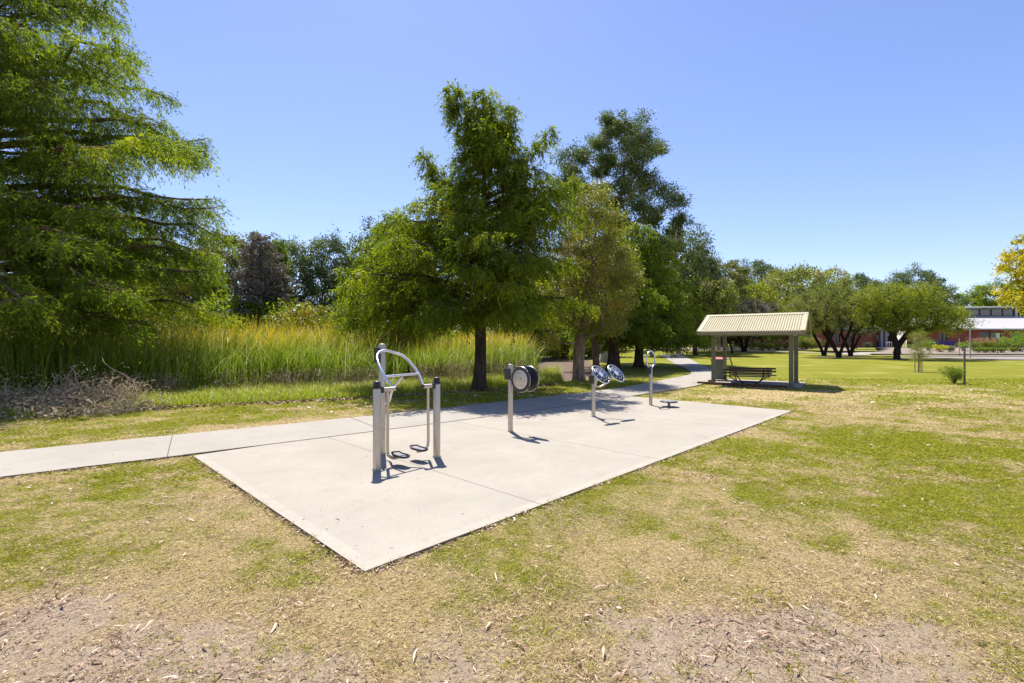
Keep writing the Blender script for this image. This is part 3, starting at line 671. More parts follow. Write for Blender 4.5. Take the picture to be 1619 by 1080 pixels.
def ground_material():
    m, nt, out = newmat('dry_lawn')
    pos = geopos(nt)
    ga = N(nt, 'Attribute', attribute_name='green').outputs['Fac']; ba = N(nt, 'Attribute', attribute_name='bare').outputs['Fac']; ma = N(nt, 'Attribute', attribute_name='mulch').outputs['Fac']
    fine = noise(nt, 60, 5, .7, pos); mid = noise(nt, 9, 5, .65, pos); big = noise(nt, 1.3, 4, .6, pos); vf = noise(nt, 240, 3, .7, pos)
    sand = mixc(nt, mrange(nt, fine, .35, .65), (.56, .44, .32), (.32, .235, .155))
    sand = mixc(nt, mrange(nt, mid, .5, .7, 0, .6), sand, (.29, .20, .14))
    straw = mixc(nt, mrange(nt, fine, .35, .65), (.55, .43, .215), (.30, .22, .10))
    grass = mixc(nt, mrange(nt, fine, .35, .65), (.235, .24, .012), (.12, .13, .008))
    grass = mixc(nt, mrange(nt, noise(nt, 2.6, 5, .7, pos), .42, .62, 0, .45), grass, (.13, .135, .008))
    grass = mixc(nt, mrange(nt, noise(nt, 18, 4, .7, pos), .58, .72, 0, .5), grass, (.42, .38, .11))
    grass = mixc(nt, mrange(nt, vf, .55, .72, 0, .5), grass, (.50, .45, .13))
    grass = mixc(nt, mrange(nt, noise(nt, .35, 4, .6, pos), .50, .70, 0, .45), grass, (.44, .37, .12))
    def addn(a, n_, amt):
        q = N(nt, 'Math', operation='MULTIPLY_ADD'); nt.links.new(n_, q.inputs[0]); q.inputs[1].default_value = amt
        nt.links.new(a, q.inputs[2]); return q.outputs[0]
    gf = mrange(nt, addn(addn(ga, mid, 1.1), fine, .8), 1.05, 1.5)
    col = mixc(nt, gf, straw, grass)
    bf = mrange(nt, addn(addn(ba, mid, 1.3), fine, .9), 1.2, 1.75)
    col = mixc(nt, bf, col, sand)
    mulch = mixc(nt, mrange(nt, fine, .35, .65), (.08, .055, .04), (.22, .165, .125))
    mulch = mixc(nt, mrange(nt, vf, .6, .7), mulch, (.34, .27, .21))
    col = mixc(nt, mrange(nt, ma, .3, .7), col, mulch)
    h = addn(addn(mid, fine, .6), vf, .35)
    principled(nt, out, col, .95, 0, .1, h, .9, .03)
    return m
M['ground'] = ground_material()
o = npmesh('ground', np.stack([X, Y, Z-.03*inpoly(X, Y, PAD)-.03*inpoly(X, Y, PATH_POLY)-.03*inpoly(X, Y, SLAB)], 1), F, M['ground'], smooth=True, attrs=[('green', 'POINT', g), ('bare', 'POINT', b), ('mulch', 'POINT', mul)])
tag(o, kind='structure')
M['water'], nt, out = newmat('pond_water')
principled(nt, out, (.02, .03, .025), .06, 0, .5, noise(nt, 6, 3, .5, geopos(nt)), .05, .02)
b_ = MB(); b_.prism([(-40, 16), (-6, 19.5), (2.4, 23.4), (2.6, 25), (2.2, 33), (-40, 40)], -.36, -.33); tag(b_.build('pond_water', M['water']), kind='structure')

# ------------------------------------------------------------------ concrete
def concrete(name, a, bcol, border=False, agg=1.0):
    m, nt, out = newmat(name)
    v = objco(nt)
    big = noise(nt, .8, 5, .6, v, .4); mid = noise(nt, 5, 6, .65, v); fine = noise(nt, 130, 4, .8, v); spk = noise(nt, 420, 2, .6, v)
    col = mixc(nt, mrange(nt, big, .35, .68), a, bcol)
    col = mixc(nt, mrange(nt, mid, .45, .75, 0, .35), col, tuple(x*.8 for x in a))
    body = mixc(nt, mrange(nt, fine, .5, .72, 0, .5*agg), col, tuple(x*.55 for x in a))
    body = mixc(nt, mrange(nt, noise(nt, 42, 4, .8, v), .46, .70, 0, .6), body, tuple(x*.66 for x in a))
    body = mixc(nt, mrange(nt, spk, .6, .72, 0, .35*agg), body, (.62, .55, .46))
    h = fine
    if border:
        sx = nt.nodes.new('ShaderNodeSeparateXYZ'); nt.links.new(v, sx.inputs[0])
        def mth(op, x, y=None):
            q = N(nt, 'Math', operation=op)
            for i, w in enumerate((x, y)):
                if w is None: continue
                if isinstance(w, (int, float)): q.inputs[i].default_value = w
                else: nt.links.new(w, q.inputs[i])
            return q.outputs[0]
        e = mth('MINIMUM', mth('MINIMUM', sx.outputs[0], mth('SUBTRACT', PL, sx.outputs[0])), sx.outputs[1])
        wob = mth('MULTIPLY_ADD', mid, .02)
        e = mth('ADD', e, mth('MULTIPLY', mth('SUBTRACT', mid, .5), .05))
        ef = mrange(nt, e, .115, .135)
        edgecol = mixc(nt, mrange(nt, mid, .4, .7), tuple(x*.99 for x in a), tuple(x*.88 for x in a))
        body = mixc(nt, ef, edgecol, body)
    # dust stains
    st = noise(nt, 2.3, 6, .7, v, 1.2)
    body = mixc(nt, mrange(nt, st, .56, .78, 0, .45), body, (.27, .215, .16))
    body = mixc(nt, mrange(nt, noise(nt, .9, 8, .75, v, 2.5), .585, .60, 0, .16), body, (.24, .20, .16))
    principled(nt, out, body, .9, 0, .2, h, .25, .004)
    return m
M['pad'] = concrete('pad_concrete', (.385, .345, .287), (.325, .29, .24), True, .8)
M['path'] = concrete('path_concrete', (.37, .335, .288), (.315, .287, .247), False, 1.2)
M['joint'] = simple('dark_joint', (.10, .085, .065), rough=.95)  # dark sealant strips on the path, darker base within the pad joints
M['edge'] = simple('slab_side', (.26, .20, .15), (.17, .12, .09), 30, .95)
pad = MB()
cuts_u = [0, 2.1, 4.85, 8.4, PL]; ga_ = .004
joint_line = [(-5.14, 7.46), (-2.4, 9.7), (.4, 12.1), (2.3, 13.9), (4.0, 15.65)]
jl = [tuple(np.array(((p[0]-PADO[0])*E1[0]+(p[1]-PADO[1])*E1[1], (p[0]-PADO[0])*E2[0]+(p[1]-PADO[1])*E2[1]))) for p in joint_line]
for i in range(4):
    u0, u1 = cuts_u[i], cuts_u[i+1]
    a0 = u0+(ga_ if i else 0); a1 = u1-(ga_ if i < 3 else 0)
    pad.prism([(a0, 0), (a1, 0), (a1, PW), (a0, PW)], -.12, .024, mi=1, topmi=0)
pad.prism([(.01, .01), (PL-.01, .01), (PL-.01, PW-.01), (.01, PW-.01)], -.13, .012, mi=2)
padang = math.atan2(E1[1], E1[0])
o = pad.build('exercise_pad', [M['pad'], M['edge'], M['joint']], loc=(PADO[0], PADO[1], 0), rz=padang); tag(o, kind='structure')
pb = MB(); n = min(len(NEARP), len(PATHP))
# path as a ribbon, split in slabs by narrow joints
L1 = NEARP; L2 = PATHP
npth = min(len(L1), len(L2))
def resamp(P, k):
    P = np.array(P); d = np.r_[0, np.cumsum(np.linalg.norm(np.diff(P, axis=0), axis=1))]
    t = np.linspace(0, 1, k)**1.6*d[-1]; return np.stack([np.interp(t, d, P[:, 0]), np.interp(t, d, P[:, 1])], 1)
A_, B_ = resamp(L1, 260), resamp(L2, 260)
def ribbon(mb, A, B, z0, z1, mi, side):
    k = len(A); vs = [(x, y, z1) for x, y in A]+[(x, y, z1) for x, y in B]+[(x, y, z0) for x, y in A]+[(x, y, z0) for x, y in B]
    fs = [(i, i+1, k+i+1, k+i) for i in range(k-1)]
    mb.add(vs, fs, mi); mb.add(vs, [(2*k+i, 2*k+i+1, i+1, i) for i in range(k-1)]+[(k+i, k+i+1, 3*k+i+1, 3*k+i) for i in range(k-1)], side)
ribbon(pb, A_, B_, -.10, .029, 0, 1)
jb = []
mid_ = (A_+B_)/2; dd_ = np.r_[0, np.cumsum(np.linalg.norm(np.diff(mid_, axis=0), axis=1))]
def jointat(mb, p, q, w=.012, z=.0335):
    p = np.array(p); q = np.array(q); d = (q-p)/np.linalg.norm(q-p); nn_ = np.array((-d[1], d[0]))*w/2
    mb.add([(*(p-nn_), z), (*(p+nn_), z), (*(q+nn_), z), (*(q-nn_), z)], [(3, 2, 1, 0)], 2)
for (px, py), (qx, qy) in (((-5.30, 7.33), (-6.43, 9.03)), ((-2.6, 9.55), (-3.75, 11.1)), ((-8.9, 4.5), (-10.0, 6.2)), ((.95, 12.65), (-.3, 14.05)), ((3.3, 14.95), (2.0, 16.3)), ((5.6, 17.3), (4.4, 18.7)), ((8.4, 20.6), (6.6, 21.6)), ((10.6, 24.4), (8.8, 24.9)), ((12.3, 28.3), (10.4, 28.3))):
    jointat(pb, (px, py), (qx, qy))
jp = [(p.x, p.y) for p in spline([(a, b, 0) for a, b in joint_line], 8)]
for a, b2 in zip(jp[:-1], jp[1:]): jointat(pb, a, b2, .014)
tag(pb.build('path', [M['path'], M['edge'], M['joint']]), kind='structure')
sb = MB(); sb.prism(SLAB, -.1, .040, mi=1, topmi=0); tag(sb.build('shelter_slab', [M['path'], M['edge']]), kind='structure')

# ------------------------------------------------------------------ grass blades, thatch, litter (stuff)
M['blade'], nt, out = newmat('grass_blade')
r_ = N(nt, 'Attribute', attribute_name='rnd').outputs['Fac']; g_ = N(nt, 'Attribute', attribute_name='cl').outputs['Fac']
dry = mixc(nt, r_, (.33, .24, .11), (.95, .78, .44)); grn = mixc(nt, r_, (.18, .20, .008), (.56, .54, .045))
col = mixc(nt, mrange(nt, g_, .3, .62), dry, grn)
p_ = nt.nodes.new('ShaderNodeBsdfPrincipled'); p_.inputs['Roughness'].default_value = .6; p_.inputs['Specular IOR Level'].default_value = .25; nt.links.new(col, p_.inputs['Base Color'])
t_ = nt.nodes.new('ShaderNodeBsdfTranslucent'); nt.links.new(col, t_.inputs[0]); mx_ = nt.nodes.new('ShaderNodeMixShader'); mx_.inputs[0].default_value = .4
nt.links.new(p_.outputs[0], mx_.inputs[1]); nt.links.new(t_.outputs[0], mx_.inputs[2]); nt.links.new(mx_.outputs[0], out.inputs[0])
def sample_lawn(n, y0, y1, marg=.6, pw=1.0):
    y = y0+(y1-y0)*R.random(n)**pw; x = (R.random(n)*2-1)*(y*1.10+marg)
    return x, y
def offpave(x, y, grow=0.0):
    return ~(inpoly(x, y, PAD) | inpoly(x, y, PATH_POLY) | inpoly(x, y, SLAB))
parts = []
def blades(n, y0, y1, L, W, pw=1.0):
    x, y = sample_lawn(n, y0, y1, pw=pw); k = offpave(x, y) & (y < bank(x)+.4); x, y = x[k], y[k]
    g, b = fields(x, y); tuft = fbm(x, y, .09, 2)
    keep = R.random(len(x)) < np.clip(1.15-.95*sstep(.25, .75, b)-.25*(1-g)+.9*(tuft-.5), .04, 1); x, y, g, b = x[keep], y[keep], g[keep], b[keep]
    n = len(x); az = R.random(n)*6.283; el = .15+.75*R.random(n)*(.35+.65*g)
    D = np.stack([np.cos(az)*np.cos(el), np.sin(az)*np.cos(el), np.sin(el)], 1)
    P = np.stack([x, y, gz(x, y)+.0], 1)
    S = np.stack([-np.sin(az), np.cos(az), R.normal(size=n)*.3], 1)
    gg = np.clip(g+.9*(fbm(x+5, y, .16, 3)-.5)+R.normal(size=n)*.15+.06, 0, 1)
    lift = np.stack([np.sin(az), -np.cos(az), np.zeros(n)], 1)
    return leaves(P, D, L*(.5+R.random(n))*(.75+.5*g), W*(.7+.6*R.random(n)), R.random(n), gg, droop=.15)
def join4(ps):
    V, F = merge([(p[0], p[1]) for p in ps]); return V, F, np.concatenate([p[2] for p in ps]), np.concatenate([p[3] for p in ps])
def creep(a, b2, n):
    t = R.random(n)+.02*R.normal(size=n); a = np.array(a); b2 = np.array(b2); d = (b2-a)/np.linalg.norm(b2-a); nn_ = np.array((d[1], -d[0]))
    k = fbm(t*40, t*0, 1.3, 3) > .5; t = t[k]; n = len(t)
    p = a+(b2-a)*t[:, None]+nn_*(.002+.03*R.random(n))[:, None]; el = .35+.7*R.random(n); az = math.atan2(-nn_[1], -nn_[0])+R.normal(size=n)*.9
    D = np.stack([np.cos(az)*np.cos(el), np.sin(az)*np.cos(el), np.sin(el)], 1); g, b = fields(p[:, 0], p[:, 1])
    return leaves(np.stack([p[:, 0], p[:, 1], gz(p[:, 0], p[:, 1])], 1), D, .06*(.5+.8*R.random(n)), .006, R.random(n), np.clip(.3+.7*g+R.normal(size=n)*.15, 0, 1), droop=.25)
def tufts(m):
    x, y = sample_lawn(m, 2.1, 11); k = offpave(x, y) & (y < bank(x)); x, y = x[k], y[k]; g, b = fields(x, y)
    k = R.random(len(x)) < .15+.9*g-.3*b; x, y, g = x[k], y[k], g[k]; q = 16; n = len(x)*q
    gx = np.repeat(g, q); cx = np.repeat(x, q)+R.normal(size=n)*.022; cy = np.repeat(y, q)+R.normal(size=n)*.022
    az = R.random(n)*6.283; el = .5+.8*R.random(n); D = np.stack([np.cos(az)*np.cos(el), np.sin(az)*np.cos(el), np.sin(el)], 1)
    tone = np.repeat(R.normal(size=len(x))*.2, q)
    return leaves(np.stack([cx, cy, gz(cx, cy)], 1), D, .055*(.5+.8*R.random(n)), .005, R.random(n), np.clip(.35+.7*gx+tone, 0, 1), droop=.3)
V, F, r, c = join4([blades(330000, 2.1, 6.5, .042, .0042), blades(300000, 6, 14, .055, .009), blades(150000, 12, 32, .075, .022), blades(90000, 28, 62, .10, .05), tufts(6500), creep(PAD[3], PAD[0], 1500), creep(PAD[0], PAD[1], 2600), creep(NEAR_EDGE[1], NEAR_EDGE[2], 500)])
o = npmesh('grass', V, F, M['blade'], attrs=[('rnd', 'FACE', r), ('cl', 'FACE', c)]); tag(o, kind='stuff')
print('blades', len(F))
# fallen leaves and thatch
M['litter'], nt, out = newmat('fallen_leaf')
r_ = N(nt, 'Attribute', attribute_name='rnd').outputs['Fac']
col = ramp(nt, r_, [(0, (.10, .055, .035)), (.22, (.22, .12, .07)), (.45, (.42, .28, .19)), (.75, (.60, .47, .36)), (1, (.80, .72, .62))])
principled(nt, out, col, .65, 0, .3)
def litter(n, y0, y1, L, W, dens, lift=.006, pw=1.0, bias=0):
    x, y = sample_lawn(n, y0, y1, pw=pw); k = (offpave(x, y) | (R.random(n) < .03)) & (y < bank(x)+.3); x, y = x[k], y[k]
    g, b = fields(x, y); cn = fbm(x+3, y, .45, 3)
    k = R.random(len(x)) < np.clip(dens*(.4+1.0*b)*(sstep(.30, .8, cn)*1.1+.25)*(1-.4*g), 0, 1); x, y = x[k], y[k]; n = len(x)
    az = R.random(n)*6.283; el = R.normal(size=n)*.12+.06
    D = np.stack([np.cos(az)*np.cos(el), np.sin(az)*np.cos(el), np.sin(el)], 1)
    z = gz(x, y)+lift+.012*R.random(n)+.03*(inpoly(x, y, PAD) | inpoly(x, y, PATH_POLY))
    Ls = L*(.35+1.1*R.random(n)**1.6); Ws = W*(.6+.8*R.random(n)); P = np.stack([x, y, z], 1)
    # curved, keeled leaf: 2 x 4 quads
    S = nrm(np.cross(D, np.array([0, 0, 1.])+R.normal(size=(n, 3))*.35)); U = np.cross(S, D); cv = R.normal(size=n)*.18; kv = .15+.35*R.random(n)
    rows_ = []
    for t in (0, .25, .55, .8, 1):
        w = Ws*(4*t*(1-t))**.6*.5 if 0 < t < 1 else np.full(n, 1e-4)
        c0 = P+D*(Ls*t)[:, None]+S*(cv*Ls*t*(1-t)*4*.5)[:, None]+U*(Ls*.10*4*t*(1-t)*(R.random(n)*1.2))[:, None]
        rows_ += [c0+S*w[:, None]+U*(w*kv)[:, None], c0, c0-S*w[:, None]+U*(w*kv)[:, None]]
    V = np.stack(rows_, 1).reshape(-1, 3); base = (np.arange(n)*15)[:, None]
    fs = []
    for q in range(4):
        a = q*3
        fs += [base+np.array([[a, a+1, a+4, a+3]]), base+np.array([[a+1, a+2, a+5, a+4]])]
    F = np.stack(fs, 1).reshape(-1, 4)
    rn = np.clip(R.random(n)*.75+.25*R.random(n)+bias, 0, 1); return V, F, np.repeat(rn, 8)
ps = [litter(11000, 2.0, 6.5, .055, .009, .45, bias=-.12), litter(16000, 5, 15, .07, .015, .35), litter(80000, 2.0, 7.5, .020, .0042, .95, bias=-.25), litter(26000, 2.0, 6.5, .034, .0035, .7, bias=-.1), litter(20000, 12, 48, .09, .05, .5, bias=.35),
      litter(1300, 2.0, 5.5, .085, .014, .5, .010, bias=-.05), litter(9000, 2.0, 4.2, .045, .007, .8, .002, bias=-.2), litter(3000, 2.0, 5, .12, .0035, .8, .003, bias=-.3)]
V, F = merge([(p[0], p[1]) for p in ps]); r = np.concatenate([p[2] for p in ps])
# leaves caught along the pad edges
o = npmesh('leaf_litter', V, F, M['litter'], attrs=[('rnd', 'FACE', r)], smooth=True); tag(o, kind='stuff')
def edge_leaves(a, b2, n, w):
    t = R.random(n); a = np.array(a); b2 = np.array(b2); d = (b2-a)/np.linalg.norm(b2-a); nn_ = np.array((d[1], -d[0]))
    p = a+(b2-a)*t[:, None]+nn_*(np.abs(R.normal(size=n))*w)[:, None]; az = math.atan2(d[1], d[0])+R.normal(size=n)*.8
    el = .1+.3*R.random(n); D = np.stack([np.cos(az)*np.cos(el), np.sin(az)*np.cos(el), np.sin(el)], 1)
    V, F, r, c = leaves(np.stack([p[:, 0], p[:, 1], gz(p[:, 0], p[:, 1])+.006], 1), D, .05*(.4+R.random(n)), .018, .1+.6*R.random(n), 0, flat=np.array([[0, 0, 1.]])+R.normal(size=(n, 3))*.6)
    return V, F, r
ps = [edge_leaves(PAD[3], PAD[0], 420, .035), edge_leaves(PAD[0], PAD[1], 500, .035), edge_leaves(NEAR_EDGE[1], NEAR_EDGE[2], 120, .03)]
bx = -11+13*R.random(1200); byy = bank(bx)-.1+.25*R.normal(size=1200)
az = R.random(1200)*6.28; D = np.stack([np.cos(az), np.sin(az), .2+.2*R.random(1200)], 1)
q = leaves(np.stack([bx, byy, gz(bx, byy)+.03], 1), D, .11*(.5+R.random(1200)), .05, .1+.5*R.random(1200), 0); ps.append(q[:3])
V, F = merge([(p[0], p[1]) for p in ps]); o = npmesh('edge_leaf_litter', V, F, M['litter'], attrs=[('rnd', 'FACE', np.concatenate([p[2] for p in ps]))]); tag(o, kind='stuff')

# ------------------------------------------------------------------ reeds and bank grass
def ribbons(P, H, W, az, lean, curve, rnd, cl, segs=4):
    n = len(P); d = np.stack([np.cos(az), np.sin(az), np.zeros(n)], 1); tw = az+1.57+R.normal(size=n)*.6
    S = np.stack([np.cos(tw), np.sin(tw), np.zeros(n)], 1); vs = []
    for q in range(segs+1):
        t = q/segs; w = W*(1-t**2.2)*.5+.0004
        c0 = P+d*(H*(lean*t+curve*t**3))[:, None]+np.array([0, 0, 1.])*(H*(t-.35*np.abs(curve)*t**3))[:, None]
        vs += [c0+S*np.asarray(w)[:, None], c0-S*np.asarray(w)[:, None]]
    V = np.stack(vs, 1).reshape(-1, 3); base = (np.arange(n)*2*(segs+1))[:, None]
    F = np.stack([base[:, 0:1]+np.array([[2*q, 2*q+1, 2*q+3, 2*q+2]]) for q in range(segs)], 1).reshape(-1, 4)
    h = np.tile((np.arange(segs)+.5)/segs, n)
    return V, F, np.repeat(rnd, segs), np.repeat(cl, segs), h
def reedmat(name, lowc, midc, tipc, tipstart=.6, alt=None, altmin=.8):
    m, nt, out = newmat(name)
    r_ = N(nt, 'Attribute', attribute_name='rnd').outputs['Fac']; c_ = N(nt, 'Attribute', attribute_name='cl').outputs['Fac']; h_ = N(nt, 'Attribute', attribute_name='h').outputs['Fac']
    base = mixc(nt, r_, lowc, midc)
    tf = N(nt, 'Math', operation='MULTIPLY'); nt.links.new(mrange(nt, h_, tipstart, .95), tf.inputs[0]); nt.links.new(c_, tf.inputs[1])
    col = mixc(nt, tf.outputs[0], base, tipc)
    if alt: col = mixc(nt, mrange(nt, r_, altmin, altmin+.05), col, alt)
    p_ = nt.nodes.new('ShaderNodeBsdfPrincipled'); p_.inputs['Roughness'].default_value = .4; p_.inputs['Specular IOR Level'].default_value = .5; nt.links.new(col, p_.inputs['Base Color'])
    t_ = nt.nodes.new('ShaderNodeBsdfTranslucent'); nt.links.new(col, t_.inputs[0]); mx_ = nt.nodes.new('ShaderNodeMixShader'); mx_.inputs[0].default_value = .5
    nt.links.new(p_.outputs[0], mx_.inputs[1]); nt.links.new(t_.outputs[0], mx_.inputs[2]); nt.links.new(mx_.outputs[0], out.inputs[0]); return m
M['reed'] = reedmat('bulrush_leaf', (.11, .175, .012), (.34, .44, .03), (1.0, .60, .035), .66, (.62, .58, .28), .90)
M['bankgrass'] = reedmat('bank_grass_leaf', (.24, .31, .015), (.44, .52, .03), (.56, .48, .10), .5, (.45, .36, .16), .85)
M['seed'] = simple('seed_head', (.52, .38, .27), (.36, .25, .17), 30, .9)
def rfront(x): return bank(x)+np.interp(x, [-30, -14, -10, -5, -1.8, 1.3], [2.5, 3.4, 5.6, 5.2, 3.6, 2.6])
def reedfield(n, back, H, W):
    x = -28+30*R.random(n); f = rfront(x)+.5*(fbm(x, x*0, .8, 2)-.5); y = f+back*R.random(n)**1.3
    k = (x < 1.35-.1*(y-20)) & (np.abs(x/np.maximum(y, 1)) < 1.25); x, y, f = x[k], y[k], f[k]
    dd = fbm(x, y, .55, 3); k = R.random(len(x)) < sstep(.36, .56, dd)*.95+.12; x, y, f = x[k], y[k], f[k]; n = len(x)
    depth = sstep(0, 3.5, y-f)
    hh = H*(.72+.28*depth)*(.78+.3*R.random(n))*(.78+.44*fbm(x, y, .9, 3))*np.interp(x, [-30, -14, -9, -2, 1.3], [.9, .95, 1, .86, .84])
    az = R.normal(size=n)*.9+6*(fbm(x+2, y, 1.2, 2)-.5)+math.pi*(R.random(n) < .3)
    return ribbons(np.stack([x, y, gz(x, y)-.02], 1), hh, W*(.7+.6*R.random(n)), az, .03+.2*R.random(n)**1.5, .05+.6*R.random(n)**2.5, R.random(n), depth**1.2*np.clip(.5+.6*R.normal(size=n), 0, 1)*np.interp(x, [-17, -12.5], [.1, 1]))
V, F, r, c, h = reedfield(62000, 11, 3.35, .026)
tag(npmesh('reeds', V, F, M['reed'], attrs=[('rnd', 'FACE', r), ('cl', 'FACE', c), ('h', 'FACE', h)]), kind='stuff')
n = 90000; x = -15+17.2*R.random(n); f0 = bank(x); f1 = rfront(x)+.6; t = R.random(n); y = f0+(f1-f0)*t**1.1+.15*(fbm(x, x*0+2, .5, 2)-.5)
k = R.random(n) < .35+.9*sstep(.35, .6, fbm(x, y, .5, 3)); x, y, t = x[k], y[k], t[k]; n = len(x)
hh = (.20+.55*t)*(.5+.8*R.random(n))*(.7+.6*fbm(x, y, .6, 2))
V, F, r, c, h = ribbons(np.stack([x, y, gz(x, y)-.01], 1), hh, .013*(.7+.6*R.random(n)), R.random(n)*6.28, .1+.3*R.random(n), .1+.4*R.random(n), R.random(n), R.random(n)*t, 3)
tag(npmesh('bank_grass', V, F, M['bankgrass'], attrs=[('rnd', 'FACE', r), ('cl', 'FACE', c), ('h', 'FACE', h)]), kind='stuff')
# pinkish brown seeding rushes in a loose row before the tall reeds
n = 3200; x = -13+14*R.random(n); y = rfront(x)-.1-1.1*R.random(n); k = R.random(n) < sstep(.38, .62, fbm(x, y*1.7, .7, 3)); x, y = x[k], y[k]; n = len(x)
bz = gz(x, y); A = np.stack([x, y, bz], 1); hgt = .35+.8*R.random(n); B = A+np.stack([R.normal(size=n)*.16, R.normal(size=n)*.16, hgt], 1)
V1, F1 = sticks(A, B, .003, .002); hs = np.repeat(np.arange(n), 4); C0 = B[hs]+R.normal(size=(len(hs), 3))*.045; V2, F2 = sticks(C0, C0+R.normal(size=(len(hs), 3))*.05, .006, .004)
V, F = merge([(V1, F1), (V2, F2)]); tag(npmesh('seeding_rushes', V, F, M['seed']), kind='stuff')

# ------------------------------------------------------------------ brush pile of cut branches
bp = empty('brush_pile', (-13.1, 12.1, 0), 0, 'heap of dead grey brown branches and dry leaves beside the reeds', 'brush pile')
ps = []
cen = [(-1.9, -.3), (-.6, .2), (.6, .1), (1.7, .4), (2.5, .7)]
lp, ld = [], []
for k in range(150):
    cx, cy = cen[R.integers(0, 5)]; p = np.array([cx+R.normal()*.5, cy+R.normal()*.35, .05+.12*R.random()]); a = R.random()*6.28; e = R.random()**1.5*1.1; ln = .5+1.3*R.random()
    P = [p]; d = np.array([math.cos(a)*math.cos(e), math.sin(a)*math.cos(e), math.sin(e)])
    for q in range(6):
        d = nrm(d+R.normal(size=3)*.28+np.array([0, 0, -.10])); p = p+d*ln/6; p[2] = max(p[2], .03); P.append(p)
        if R.random() < .8:
            for w in range(1): ps.append(tubeq([p, p+nrm(d+R.normal(size=3)*.7)*.12, p+nrm(d+R.normal(size=3)*.9)*.28], [.006, .004, .002], 3))
            lp.append(p)
    rr = .03*(.3+R.random()); ps.append(tubeq(P, list(np.linspace(rr, rr*.3, 7)), 5))
V, F = merge(ps); npmesh('branches', V, F, M['barkgrey'], bp, smooth=True)
M['deadleaf'] = leafmat('dead_leaf', (.26, .19, .11), (.66, .55, .38), (.36, .19, .09), .85, .25, .7, .2, (1, 1, 1))
lp = np.array(lp); idx = R.integers(0, len(lp), 30000); P = lp[idx]+R.normal(size=(30000, 3))*np.array([.24, .24, .08]); P[:, 2] = np.abs(P[:, 2])*(.35+.5*R.random(len(P)))+.02
V, F, r, c = leaves(P, R.normal(size=(30000, 3)), .10*(.5+R.random(30000)), .03, R.random(30000), R.random(len(lp))[idx])
npmesh('dead_leaves', V, F, M['deadleaf'], bp, attrs=[('rnd', 'FACE', r), ('cl', 'FACE', c)])
# ------------------------------------------------------------------ fitness stations
def steelmat(name, a, rough, metal=1.0):
    m, nt, out = newmat(name); v = objco(nt)
    mp = nt.nodes.new('ShaderNodeMapping'); mp.inputs['Scale'].default_value = (1, 1, .05); nt.links.new(v, mp.inputs[0])
    f = noise(nt, 90, 3, .6, mp.outputs[0]); g = noise(nt, 6, 4, .6, v)
    col = mixc(nt, mrange(nt, g, .4, .75, 0, .5), a, tuple(x*.72 for x in a))
    principled(nt, out, col, mrange(nt, f, .3, .7, rough*.85, rough*1.2), metal, .5); return m
M['steel'] = steelmat('satin_steel', (.54, .48, .40), .42, .85)
M['bright'] = steelmat('bright_steel', (.66, .66, .68), .30, 1)
M['black'] = simple('black_plastic', (.022, .022, .024), (.035, .035, .037), 30, .42, 0, .5)
M['darkrub'] = simple('black_rubber', (.03, .03, .032), (.05, .05, .05), 80, .7, 0, .3, .3, .002)
M['tread'] = simple('speckled_grey_tread', (.35, .36, .40), (.06, .06, .07), 160, .6, 0, .4, .4, .002)
M['navy'] = simple('navy_disc_face', (.035, .05, .085), (.06, .08, .13), 25, .4, 0, .5)
M['silverpaint'] = simple('silver_paint', (.72, .72, .74), (.62, .62, .64), 20, .4, .3, .5)
M['beigeplate'] = simple('pale_metal_plate', (.62, .57, .48), (.50, .46, .39), 12, .45, .35, .5)
Z0 = .024
ANG = padang
def station(name, wx, wy, label, cat='exercise machine', group='outdoor fitness stations on the concrete pad'):
    return empty(name, (wx, wy, Z0), ANG, label, cat, group)
# local frame: +x = along the long side of the pad (away to the right), +y = towards the reeds, -y = user side
def post(root, x, y, h, r=.052, name='post', sign=True, cap='flat'):
    b = MB(); b.lathe([(r, 0), (r, h-.012), (r*.93, h-.002), (r*.6, h)], (x, y, 0), 28); b.lathe([(r+.012, 0.0), (r+.012, .006), (r+.002, .012)], (x, y, .0015), 28)
    o = b.build(name, M['steel'], root)
    for sz in (h*.35, h*.72):
        s = MB(); s.lathe([(.0075, 0), (.0075, .004), (.004, .007)], (x, y-r-.001+.002, sz), 10, Matrix.Rotation(rad(90), 3, 'X')); s.build('bolt', M['bright'], o)
    return o
def plaque(root, x, y, z, nx, ny, w=.16, h=.22):
    b = MB(); a = math.atan2(ny, nx); b.box((x+nx*.075, y+ny*.075, z), (.02, w, h), a); b.box((x+nx*.058, y+ny*.058, z), (.03, .05, h*.5), a)
    return b.build('instruction_plaque', M['black'], root, .004)
# --- 1: swinging leg station (two bearing posts, rear mast, arched handle)
r1 = station('air_walker', -1.875, 6.62, 'steel double pendulum walker with arched handrail and two hanging foot plates, nearest the camera')
# right post in local coordinates
dpx, dpy = -1.16+1.875, 7.35-6.62
def loc(wx, wy, ox, oy):
    dx, dy = wx-ox, wy-oy; c, s = math.cos(-ANG), math.sin(-ANG); return (dx*c-dy*s, dx*s+dy*c)
RX, RY = loc(-1.16, 7.35, -1.875, 6.62); TX, TY = loc(-2.06, 7.56, -1.875, 6.62)
HB = 1.10
for (x, y) in ((0, 0), (RX, RY)):
    p = post(r1, x, y, 1.13, .055)
    b = MB()
    b.lathe([(.068, 0), (.070, .012), (.066, .022), (.045, .028), (.045, .045), (.058, .047), (.060, .060), (.050, .066), (.048, .085), (.040, .095), (.012, .098)], (x, y, 1.13), 28)
    for k in range(8):
        a = k*math.pi/4; b.box((x+.068*math.cos(a), y+.068*math.sin(a), 1.142), (.012, .02, .018), a)
    b.build('bearing_cap', M['black'], p)
lx, rx_ = .30, RX-.26
